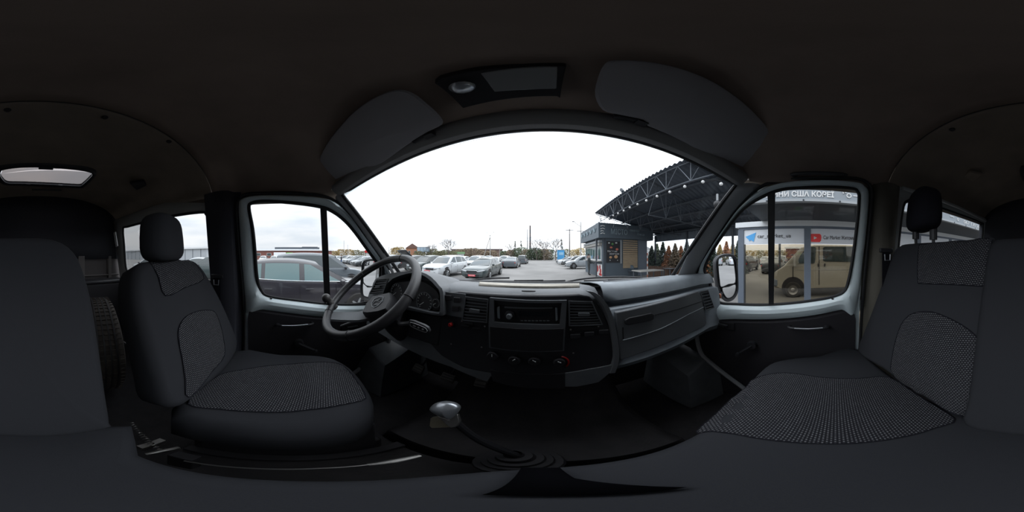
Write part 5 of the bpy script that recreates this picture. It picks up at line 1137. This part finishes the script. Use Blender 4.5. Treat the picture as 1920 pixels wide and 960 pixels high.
# --- what the outside mirrors look back at
for i, (x, y, kd, pn) in enumerate(((3.4,-27,'suv','silver'),(6.4,-27.5,'sedan','white'),(9.5,-27,'hatch','grey'),(-3.2,-25,'sedan','dark'),(-6.4,-26,'suv','white'),(12.6,-27.5,'sedan','silver'))):
    far(kd, pn, x, y, 180, 'cars behind the van', pn+' '+{'suv': 'sport utility car', 'sedan': 'sedan', 'hatch': 'hatchback'}[kd]+', '+ORD[i]+' of the cars behind the van seen in the mirrors')
for i, (x, y, c) in enumerate(((4.5,-38,'ochre'),(7.5,-40,'olive'),(12,-40,'green'),(-3,-38,'green'))):
    k += 1; bush('tree', {'ochre':'yellow','olive':'olive','green':'green'}[c]+' autumn tree, '+ORD[i]+' of those reflected in the outside mirrors', (x, y), 2.2, 2.8, leafm[c], k, 600, 'tree', ls=.4)
q = thing('lamp_post', 'lamp post with a blue flag behind the van, seen in the passenger mirror', 'lamp post', (6.0, -20, GZ)); m = MB(); m.tube([(0,0,0),(0,0,6.5)], [.09,.06], 8); obj('shaft', m, M['conc'], q, local=True)
m = MB(); m.box((.35,0,4.0), (.6,.04,1.8)); obj('flag', m, M['blue'], q, local=True)
# --- kiosk
kx0, kx1, ky0, ky1 = 4.25, 8.2, 11.2, 16.3
ks = thing('food_kiosk', 'dark blue grey food kiosk with chalk-style sign band and menu board', 'kiosk', (6.2, 13.7, GZ))
def kbox(nm, a, b, mt, par=ks, bev=0, label=None):
    m = MB(); a, b = V(a), V(b); m.box((a+b)/2, tuple(abs(x) for x in (b-a))); return obj(nm, m, mt, par, bevel=bev, smooth=0, label=label)
kbox('wall', (kx0, ky0, GZ), (kx1, ky1, 1.35), M['kiosk'])
kbox('sign_band', (kx0-.45, ky0-.28, 1.32), (kx1+.45, ky1+.2, 2.42), M['kiosk'])
def face(px, py, y=11.18): return PY(px, py, y)
def tile(nm, p, q, mt, par, th=.05, y=11.18, label=None, bev=0):
    a = face(*p, y); b = face(*q, y); m = MB(); m.box(((a.x+b.x)/2, y-th/2, (a.z+b.z)/2), (abs(b.x-a.x), th, abs(a.z-b.z))); return obj(nm, m, mt, par, smooth=0, label=label, bevel=bev)
mb_ = tile('menu_board', (1137, 452), (1162, 492), M['black2'], ks, label='black menu board with pictures of food')
for (x, y, w_, h_, c, nm) in ((1140,454,4,3,'label','menu_picture'),(1153,454,5,3,'label','menu_picture'),(1146,455,5,5,'leafg','menu_picture'),(1143,462,6,4,'redf','menu_picture'),(1154,465,6,5,'redf','menu_picture'),(1142,480,6,5,'tanf','menu_picture'),(1151,478,8,7,'tanf','menu_picture'),(1143,487,2,2,'label','menu_picture'),(1157,487,2,2,'label','menu_picture')):
    q = face(x+w_/2, y+h_/2, 11.12); m = MB(); m.ball(q, 1, 10, 6, (w_*.019, .012, h_*.018)); obj(nm, m, {'label': M['label'], 'leafg': mat('green print', (.08,.22,.06), .6), 'redf': mat('red print', (.55,.14,.08), .6), 'tanf': mat('tan print', (.55,.32,.16), .6)}[c], mb_)
def text(body, size, mt, parent, loc, rot, name='lettering', ext=.002, width=None, bold=0, align='LEFT'):
    cu = bpy.data.curves.new(name, 'FONT'); cu.body = body; cu.size = size; cu.extrude = ext; cu.offset = bold; cu.align_x = align
    o = bpy.data.objects.new(name, cu); C.objects.link(o); dg = bpy.context.evaluated_depsgraph_get(); dg.update(); me = bpy.data.meshes.new_from_object(o.evaluated_get(dg)); bpy.data.objects.remove(o)
    xs = [v.co.x for v in me.vertices]; W_ = max(xs)-min(xs)
    if width: me.transform(Matrix.Scale(width/W_, 4, (1, 0, 0)))
    me.materials.clear(); me.materials.append(mt); M4 = rot.to_4x4(); M4.translation = V(loc); me.transform(M4)
    o = bpy.data.objects.new(name, me); C.objects.link(o); o.parent = parent
    if parent and parent.type == 'EMPTY': o.matrix_parent_inverse = parent.matrix_basis.inverted()
    return o
ROT_Y = Matrix(((1,0,0),(0,0,-1),(0,1,0)))     # faces -y
ROT_X = Matrix(((0,0,-1),(-1,0,0),(0,1,0)))    # faces -x
chalk = mat('chalk white print', (.30, .38, .42), .7)
a = face(1139, 472.5, 11.1); text('Кафе на\n   колесах', .19, M['label'], mb_, a, ROT_Y, width=.95)
a = face(1138, 437, 10.86); text('МІСТО', .55, chalk, ks, face(1145, 438.5, 10.86), ROT_Y, width=1.35)
text('смачна', .24, chalk, ks, face(1181, 433.5, 10.86), ROT_Y, width=.85); text('їжа', .26, chalk, ks, face(1195, 441, 10.86), ROT_Y, width=.7)
for i, y in enumerate((424, 429, 433.5, 438)):
    m = MB(); p, q = face(1126, y, 10.9), face(1134 if i != 2 else 1132, y, 10.9); m.tube([p, p.lerp(q, .5)+V((0, 0, .05)), q], .028, 5); obj('wave_mark', m, M['label'], ks)
for i in range(14):
    y0 = 446+ i*4.0
    tile('wood_board', (1168, y0), (1194.5, y0+3.6), M['wood'], ks, .07)
tile('corner_post', (1131, 447), (1135, 523), M['darksteel'], ks, .03); tile('frame_post', (1163, 450), (1165, 494), M['shed'], ks, .06)
tile('dark_panel', (1196, 447), (1212, 520), M['post'], ks, .03)
# left face (facing the lot)
xk = kx0-.03
for z0, z1, mt_, nm in ((1.02, 1.20, M['shed'], 'shutter_box'), (.80, .98, M['conc'], 'awning_board')): kbox(nm, (xk-.22, ky0+.2, z0), (kx0, ky1-.1, z1), mt_)
wn = kbox('serving_window', (xk, ky0+.35, -.35), (kx0, ky1-.4, .78), M['beam'])
for i in range(6):
    y0 = ky0+.45+i*.73; w_ = kbox('pane', (xk-.012, y0, -.25), (xk, y0+.62, .68), cglass2, wn)
for i in range(22):
    rg = random.Random(i); y0 = ky0+.5+rg.random()*4.1; kbox('bottle', (xk-.03, y0, -.24), (xk-.012, y0+.06, -.24+rg.uniform(.12, .35)), rg.choice([M['label'], M['red'], M['blue'], M['conc']]), wn)
kbox('counter', (xk-.3, ky0+.2, -.42), (kx0, ky1-.3, -.36), M['conc'])
pb = kbox('lower_poster', (xk-.03, ky0+.1, -1.55), (xk, ky0+1.5, -.62), M['label'], label='white poster with red shapes below the window')
for (y, z, r) in ((ky0+1.1, -1.0, .26), (ky0+.4, -1.15, .2), (ky0+.55, -.85, .16)):
    m = MB(); m.lathe([(0, .0), (r, 0), (r, -.01)], (xk-.034, y, z), (-1, 0, 0), 20); obj('red_shape', m, M['red'], pb)
kbox('red_stripe', (xk-.036, ky0+.12, -1.5), (xk-.03, ky0+.75, -1.32), M['red'], pb)
for i in range(5): m = MB(); y0 = ky0+.3+i*1.0; m.tube([(kx0-.47, y0, 2.1), (kx0-.47, y0+.3, 1.8), (kx0-.47, y0+.6, 2.15)], .04, 5); obj('chalk_letter', m, chalk, ks)
# --- terrace furniture
def table(label, px, py, y, w_=1.5, d_=.8, mt=None):
    q = PZ(px, py, GZ+.75); t_ = thing('terrace_table', label, 'table', (q.x, q.y, GZ)); m = MB(); m.box((0, 0, .745), (w_, d_, .05)); obj('tabletop', m, mt or M['wood'], t_, local=True, bevel=.01)
    for sx in (-1, 1):
        for sy in (-1, 1): m = MB(); m.box((sx*(w_/2-.1), sy*(d_/2-.1), .36), (.06, .06, .72)); obj('leg', m, M['darksteel'], t_, local=True)
    return q
table('light-topped terrace table right of the kiosk', 1215, 507, 8, 1.7, 1.0, M['conc']); table('dark terrace table in front of the menu board', 1150, 500, 9, 1.6, .8, M['black']); table('far terrace table beside the fence', 1262, 503, 9, 1.4, .8, M['black'])
def chair(label, px, py, rot):
    q = PZ(px, py, GZ); t_ = thing('terrace_chair', label, 'chair', (q.x, q.y, GZ)); t_.rotation_euler = (0, 0, R(rot))
    m = MB(); m.box((0, 0, .45), (.48, .46, .05)); obj('seat', m, M['kiosk'], t_, local=True, bevel=.02)
    m = MB(); m.grid([[V((.26*sin(a)*s, -.22-.06*cos(a), .45+.45*sqrt(max(0, 1-(a/1.3)**4))*h)) for a in [-1.3+2.6*i/10 for i in range(11)]] for h, s in ((0, 1), (.5, 1.05), (1, 1))]); obj('backrest', m, M['kiosk'], t_, local=True, solid=.03)
    for sx in (-1, 1):
        for sy in (-1, 1): m = MB(); m.tube([(sx*.19, sy*.18, .44), (sx*.22, sy*.21, 0)], .018, 6); obj('leg', m, M['darksteel'], t_, local=True)
chair('dark round-backed terrace chair in front of the wooden boards', 1184, 519, 160); chair('dark terrace chair left of the dark table', 1140, 519, 10)
b = thing('striped_pole', 'white and rust spiral striped pole beside the kiosk', 'pole', PD(1214, 505, 11.0)); zt = PD(1214, 474, 11.0).z
for i in range(10):
    z0 = GZ+(zt-GZ)*i/10; m = MB(); c = PD(1214, 480, 11.0); m.lathe([(.035, 0), (.035, (zt-GZ)/10)], (c.x, c.y, z0), (0, 0, 1), 8); obj('stripe', m, [M['label'], mat('rust print', (.45, .14, .08), .6)][i % 2], b)
# conifers and shrubs behind the terrace
rg = random.Random(11)
for i, (px, top, c, d) in enumerate(((1222,462,'dark',15.5),(1232,458,'green',16),(1243,455,'dark',15),(1254,462,'rust',14.5),(1266,458,'brown',14),(1277,462,'rust',14.5),(1288,453,'dark',13.5),(1298,460,'brown',13),(1308,457,'dark',13),(1322,462,'rust',13),(1336,456,'dark',13),(1350,460,'ochre',14),(1362,454,'rust',14),(1374,456,'ochre',15),(1384,452,'dark',15))):
    b = PD(px, 480, d); h = PD(px, top, d).z-GZ; k += 1
    lb = {'dark': 'dark green', 'green': 'mid green', 'rust': 'rust brown', 'brown': 'dull brown', 'ochre': 'orange ochre'}[c]
    bush('conifer', f'{lb} conifer, {ORD[i]} from the kiosk in the row behind the terrace', (b.x, b.y), .95, h*.5, leafm[c], k, 2800, 'conifer', group=f'{lb} conifers behind the terrace', cone=True, ls=.11)
fc_ = thing('low_fence', 'dark brown low board fence in front of the conifers', 'fence', (9.5, 9, GZ))
A, B = PD(1216, 505, 13.0), PD(1320, 505, 10.5); dr_ = (B-A); dr_.z = 0
for i in range(24):
    p = A.lerp(B, (i+.5)/24); m = MB(); m.box((p.x, p.y, GZ+.42), (dr_.length/24*.9, .04, .84), Matrix.Rotation(atan2(dr_.y, dr_.x), 3, 'Z')); obj('board', m, mat('brown fence board', (.10, .055, .035), .8), fc_, smooth=0)
# --- canopy with corrugated roof, truss and bulbs
cn = thing('canopy', 'large dark steel canopy with corrugated roof over the terrace', 'canopy', (6.5, 7, GZ))
XC, ZC, YF, YN = 3.88, 3.30, 11.8, .9
def roofz(x): return ZC-.225*(x-XC)
rows = []
for i in range(int((YF-YN)/.045)):
    y = YN+i*.045; dz = .035*sin(i*pi/2.5); rows.append([V((x, y, roofz(x)+dz)) for x in (XC-.12, 5.5, 7.5, 9.7)])
m = MB(); m.grid(rows); obj('corrugated_roof', m, mat('dark roof sheet', (.06, .075, .10), .5), cn, solid=.01, smooth=60)
for x in (5.0, 6.1, 7.2, 8.3, 9.4): m = MB(); m.box((x, (YF+YN)/2, roofz(x)-.11), (.08, YF-YN, .10)); obj('purlin', m, M['darksteel'], cn)
tm = mat('truss paint', (.16, .18, .21), .55)
def truss(x0, y0, x1, y1, zt0, zt1, zb_, n, nm):
    a = V((x0, y0, zt0)); b = V((x1, y1, zt1)); m = MB(); t_ = MB(); t_.box((0, 0, 0), (0, 0, 0)); t_ = MB()
    t_.tube([a, b], .026, 4); top = obj('truss_chord', t_, tm, cn, smooth=0)
    t_ = MB(); t_.tube([V((x0, y0, zb_)), V((x1, y1, zb_))], .026, 4); low = obj('truss_chord', t_, tm, cn, smooth=0)
    for i in range(n):
        s0, s1, sm = i/n, (i+1)/n, (i+.5)/n; A0 = a.lerp(b, sm); B0 = V((lerp(x0, x1, s0), lerp(y0, y1, s0), zb_)); B1 = V((lerp(x0, x1, s1), lerp(y0, y1, s1), zb_))
        for p, q in ((B0, A0), (A0, B1), (B1, a.lerp(b, s1))): t_ = MB(); t_.tube([p, q], .014, 4); obj('truss_strut', t_, tm, cn, smooth=0)
truss(XC, YF, XC, YN, ZC-.05, ZC-.05, 2.46, 10, 'front')
tm = M['darksteel']
truss(XC, YF, 9.6, YF, ZC-.05, roofz(9.6)-.05, roofz(9.6)-.35, 8, 'far')
truss(XC, 8.6, 9.6, 8.6, ZC-.05, roofz(9.6)-.05, roofz(9.6)-.35, 6, 'cross'); truss(XC, 5.2, 9.6, 5.2, ZC-.05, roofz(9.6)-.05, roofz(9.6)-.35, 6, 'cross')
for y in (YF, 7.5, 3.2): m = MB(); m.box((XC+.05, y, (2.46+GZ)/2), (.10, .10, 2.46-GZ)); (obj('column', m, M['darksteel'], cn) if y == YF else None)
for y in (YF, 8.0, 4.2, 1.2): m = MB(); m.box((9.6, y, (1.9+GZ)/2), (.12, .12, 1.9-GZ)); obj('column', m, M['darksteel'], cn)
m = MB(); rows = [[V((9.66+.02*(i % 2), YF-i*.1, z)) for z in (1.30, roofz(9.6))] for i in range(110)]; m.grid(rows); obj('back_sheet', m, mat('slate sheet', (.10, .12, .145), .6), cn, solid=.01, smooth=0)
gn = thing('string_light', 'string of round white bulbs hung along the canopy truss', 'string light', (XC, 6, 2.4))
bp_ = [(1352,345),(1318,341),(1284,350),(1256,360),(1232,368),(1212,376),(1195.5,383),(1181,389),(1169.6,395),(1159,400),(1150,404)]
pts = [PX(px, py, XC-.05) for px, py in bp_]
m = MB(); m.tube([p+V((0, 0, .10)) for p in pts], .008, 4); obj('cord', m, M['black2'], gn)
for p in pts:
    m = MB(); m.tube([p+V((0, 0, .09)), p+V((0, 0, .03))], .018, 6); s_ = obj('socket', m, M['black2'], gn); m = MB(); m.ball(p, .052, 12, 8); obj('bulb', m, mat('white bulb glass', (.85, .85, .85), .3), s_)
fl_ = thing('floodlight', 'floodlight on a bracket standing above the canopy edge', 'lamp', PX(1170, 358, XC)); p = PX(1166, 357, XC); q = PX(1172, 363, XC)
m = MB(); m.tube([q, p], .02, 6); m.box(p, (.1, .34, .16), Matrix.Rotation(.8, 3, 'X')); obj('lamp_head', m, M['darksteel'], fl_)
cc_ = thing('security_camera', 'small white dome camera under the canopy beside the passenger pillar', 'camera', PD(1345, 378, 4.2)); p = PD(1345, 378, 4.2)
m = MB(); m.tube([p+V((0, 0, .22)), p], .03, 8); obj('bracket', m, M['shed'], cc_); m = MB(); m.ball(p+V((0, 0, -.08)), .11, 14, 10); obj('dome', m, M['black'], cc_)

# --- showroom front on the passenger side
sr = thing('showroom_front', 'blue grey glazed showroom front with white sign boards', 'building', (3.0, -2, GZ))
XS = 3.0
def sbox(nm, x0, x1, y0, y1, z0, z1, mt, par=sr, label=None, bev=0):
    m = MB(); m.box(((x0+x1)/2, (y0+y1)/2, (z0+z1)/2), (abs(x1-x0), abs(y1-y0), abs(z1-z0))); return obj(nm, m, mt, par, smooth=0, label=label, bevel=bev)
yp = [PX(px, 500, XS).y for px in (1390, 1514)]; stp = yp[0]-yp[1]
ypost = [yp[0], yp[1], yp[1]-stp, yp[1]-2*stp, yp[1]-3*stp, yp[1]-4*stp, yp[1]-5*stp]
sbox('white_beam', XS-.06, XS+.12, ypost[0]+.10, -6.2, .555, .655, M['beam']); sbox('grey_beam', XS-.03, XS+.10, ypost[0]+.04, -6.2, .51, .556, M['post'])
for y in ypost: sbox('post', XS-.03, XS+.09, y-.060, y+.060, GZ, .51, M['post'])
for i in range(6):
    a, b = ypost[i]-.062, ypost[i+1]+.062; sbox('glass_pane', XS+.03, XS+.036, a, b, GZ+.05, .22, G['tint']); bd = sbox('sign_board', XS-.012, XS+.02, a, b, .225, .508, M['board'])
    sbox('sill', XS-.03, XS+.08, a, b, GZ, GZ+.08, M['post'])
    if i == 0:
        def on(px, py): return PX(px, py, XS-.016)
        m = MB(); m.prism([on(*p) for p in [(1398,444),(1417.5,436),(1413,453.5),(1407,449.5),(1405,451)]], (-.003, 0, 0)); m.prism([on(*p) for p in [(1404,449),(1405,452.5),(1408,450)]], (-.004, 0, 0)); obj('paper_plane_logo', m, mat('sky blue print', (.10, .45, .90), .5), bd, smooth=0)
        text('car_market_ua', .10, M['black'], bd, on(1420, 446.3), ROT_X, width=(on(1420,446)-on(1482.5,446)).length)
    if i == 1:
        m = MB(); P_ = [on(*p) for p in [(1521,438.5),(1537,438.5),(1539.5,441),(1540,446),(1539.5,451),(1537,454),(1521,453.5),(1519,450),(1519,441)]]; m.prism(P_, (-.003, 0, 0)); lg = obj('play_button_logo', m, mat('logo red', (.90, .06, .06), .5), bd, smooth=0)
        m = MB(); m.prism([p+V((-.004, 0, 0)) for p in [on(1526,443), on(1532,446), on(1526,449)]], (-.002, 0, 0)); obj('play_triangle', m, M['label'], lg, smooth=0)
        text('Car Market Житомир', .10, M['black'], bd, on(1543.5, 448.5), ROT_X, width=(on(1543.5,447)-on(1606,450)).length)
sbox('soffit', 1.93, XS+.1, .70, -6.2, .655, .70, mat('soffit sheet', (.028, .034, .042), .6))
bnn = sbox('banner', 1.86, 1.90, .70, -6.2, .66, 1.5, M['banner'], label='grey fascia banner with white lettering'); sbox('banner_trim', 1.84, 1.91, .70, -6.2, .645, .675, M['shed'])
for i in range(16): m = MB(); m.ball((1.838, .8-.42*i, .66), .012, 6, 4); obj('screw', m, M['darksteel'], bnn)
def ob(px, py): return PX(px, py, 1.855)
text('НІМЕЧЧИНИ США КОРЕЇ', .095, M['label'], bnn, ob(1563, 370.3)+V((0, 1.05, 0)), ROT_X, width=1.05, bold=.003)
c = ob(1591, 367)
m = MB(); m.lathe([(.020, 0), (.020, .004), (.032, .004), (.032, 0)], c+V((0, -.005, 0)), (-1, 0, 0), 18); m.tube([c+V((0, .03, .035)), c+V((0, .075, .06)), c+V((0, .06, .02))], .009, 5); m.box(c+V((0, -.09, .006)), (.006, .06, .012)); obj('car_icon', m, M['label'], bnn)
ya, yb_ = -2.75, -4.95
text('067 130 56 39', .105, M['label'], bnn, (1.855, -2.92, .705), ROT_X, width=.92)
m = MB(); m.box((1.853, -2.50, .765), (.006, .12, .012)); obj('dash_icon', m, M['label'], bnn); m = MB(); m.lathe([(.018, 0), (.018, .004), (.030, .004), (.030, 0)], (1.855, -2.70, .745), (-1, 0, 0), 16); obj('ring_icon', m, M['label'], bnn)
# --- solid stand-ins for what the showroom glass reflects
vn = thing('reflection', 'pale beige minibus built as a solid copy of our mirrored van, side-on behind the bronze showroom glass', 'van', (7.3, -1.6, GZ))  # reflection of our own van, built as a solid body behind the pane
XV = 6.3
def pv(px, py, x=XV): return PX(px, py, x)
prof = [V((0, y, z)) for y, z in ((1.04,-.75),(1.02,-.66),(.92,-.58),(.64,-.40),(.50,-.24),(-.02,.31),(-.16,.39),(-.5,.44),(-4.2,.44),(-4.4,.30),(-4.45,-.5),(-4.45,-1.28),(-4.2,-1.32),(.95,-1.30),(1.08,-1.22),(1.10,-.95))]
m = MB(); rows = []
for x, s, dz in ((0, .93, .93), (.06, .985, .985), (.16, 1, 1), (1.84, 1, 1), (1.94, .985, .985), (2.0, .93, .93)): rows.append([V((XV+x, -1.6+(p.y+1.6)*s, -.45+(p.z+.45)*dz)) for p in prof])
m.grid(rows, cv=True); n_ = len(prof); m.f.append(tuple(range(n_))); m.f.append(tuple(n_*5+i for i in reversed(range(n_)))); obj('body', m, carpaint['beige'], vn, bevel=.03, smooth=50)  # beige carries the reflected tone of the white van in its paint
def vp(nm, pts, mt, th=.02, label=None, off=0):
    m = MB(); P_ = [pv(*p, XV-.004-off) for p in pts]; m.prism(P_, (-th, 0, 0)); return obj(nm, m, mt, vn, smooth=0, label=label)
wd = vp('door_window', [(1497,487),(1500,480),(1511,465),(1515,463),(1528,463),(1530,466),(1528,492),(1525,494),(1498,494)], cglass); wd2 = vp('side_window', [(1543,465),(1546,463),(1598,463),(1602,466),(1601,489),(1598,491),(1546,490),(1543,488)], cglass)
for y0 in (-2.6, -3.7): sbox('side_window', XV-.03, XV, y0, y0-.95, -.10, .26, cglass, vn)
vp('door_gap', [(1486,500),(1487.5,500),(1487.5,522),(1486,522)], M['black2'], .006); vp('door_gap', [(1535,462),(1536.5,462),(1536.5,534),(1535,534)], M['black2'], .006); vp('side_crease', [(1490,505),(1600,504),(1600,505),(1490,506)], M['conc'], .01)
for px in (1534, 1546): vp('door_handle', [(px-1.2,494),(px+2,494),(px+1,500),(px-1,500)], M['black2'], .04)
m = MB(); m.box(pv(1491, 490)+V((-.14, .02, 0)), (.22, .10, .42)); obj('wing_mirror', m, M['conc'], vn, bevel=.04)
for px in (1487,):
    c = pv(px, 545); r = .31; c.z = GZ+r
    for yy in (c.y, c.y-2.9):
        m = MB(); m.lathe([(0, 0), (.44, 0), (.45, -.1)], (XV-.01, yy, c.z+.06), (-1, 0, 0), 26); obj('wheel_arch', m, M['black2'], vn)
        for xx, s in ((XV+.12, -1), (XV+1.88, 1)):
            m = MB(); m.lathe([(.19, -.1), (r*.93, -.1), (r, -.06), (r, .06), (r*.93, .1), (.19, .1)], (xx-.14*(s < 0), yy, c.z), (s, 0, 0), 24); w_ = obj('wheel', m, M['tyre'], vn)
            m = MB(); m.lathe([(.20, .10), (.17, .06), (.08, .03), (.08, .10), (.05, .12), (0, .12)], (xx-.14*(s < 0), yy, c.z), (s, 0, 0), 20); obj('rim', m, M['steel'], w_)
m = MB(); m.box((XV+1.0, 1.02, -1.06), (2.02, .34, .30)); obj('front_bumper', m, M['post'], vn, bevel=.05)
sbox('side_step', XV-.08, XV+.1, -.4, -1.9, -1.30, -1.26, M['black2'], vn)
put(make_car('suv', 'black car with open tailgate, stand-in for one reflected in the showroom glass', 'black', detail=0, hood_open=True), 17.2, 5.9, -90); put(make_car('sedan', 'dark sedan, stand-in for one reflected in the showroom glass, beside the black car', 'dark', detail=0), 16.4, 2.6, -90)
for i in range(7):
    far(['suv', 'sedan', 'hatch'][i % 3], ['white', 'silver', 'white', 'silver'][i % 4], 30+1.2*(i % 2), 12-2.9*i, -90, 'pale cars standing in for showroom glass reflections', 'stand-in for a reflected pale car, '+ORD[i]+' from the left behind the showroom glass')
person('person in black standing in for one reflected in the showroom glass', (13.2, .62), 90, M['jacket'], M['jacket'], 1.78, .05)
building('brick hall with white roof edge copied behind the showroom glass to stand in for its reflection', (50, -4.5), (8, 17, 3.7), M['brick'], M['beam'], over=.3, rh=.5)
for i in range(13):
    k += 1; bush('bush', 'stand-in for reflected ochre scrub, '+ORD[i]+' from the left behind the showroom glass', (46+(i % 3), 17-1.9*i), 1.6, 1.7, leafm['ochre' if i % 3 else 'olive'], k, 500, group='scrub standing in for showroom glass reflections', ls=.22)

# lift everything so that the asphalt is at z = 0
for o in SC.objects:
    if o.parent is None: o.location.z += EYE
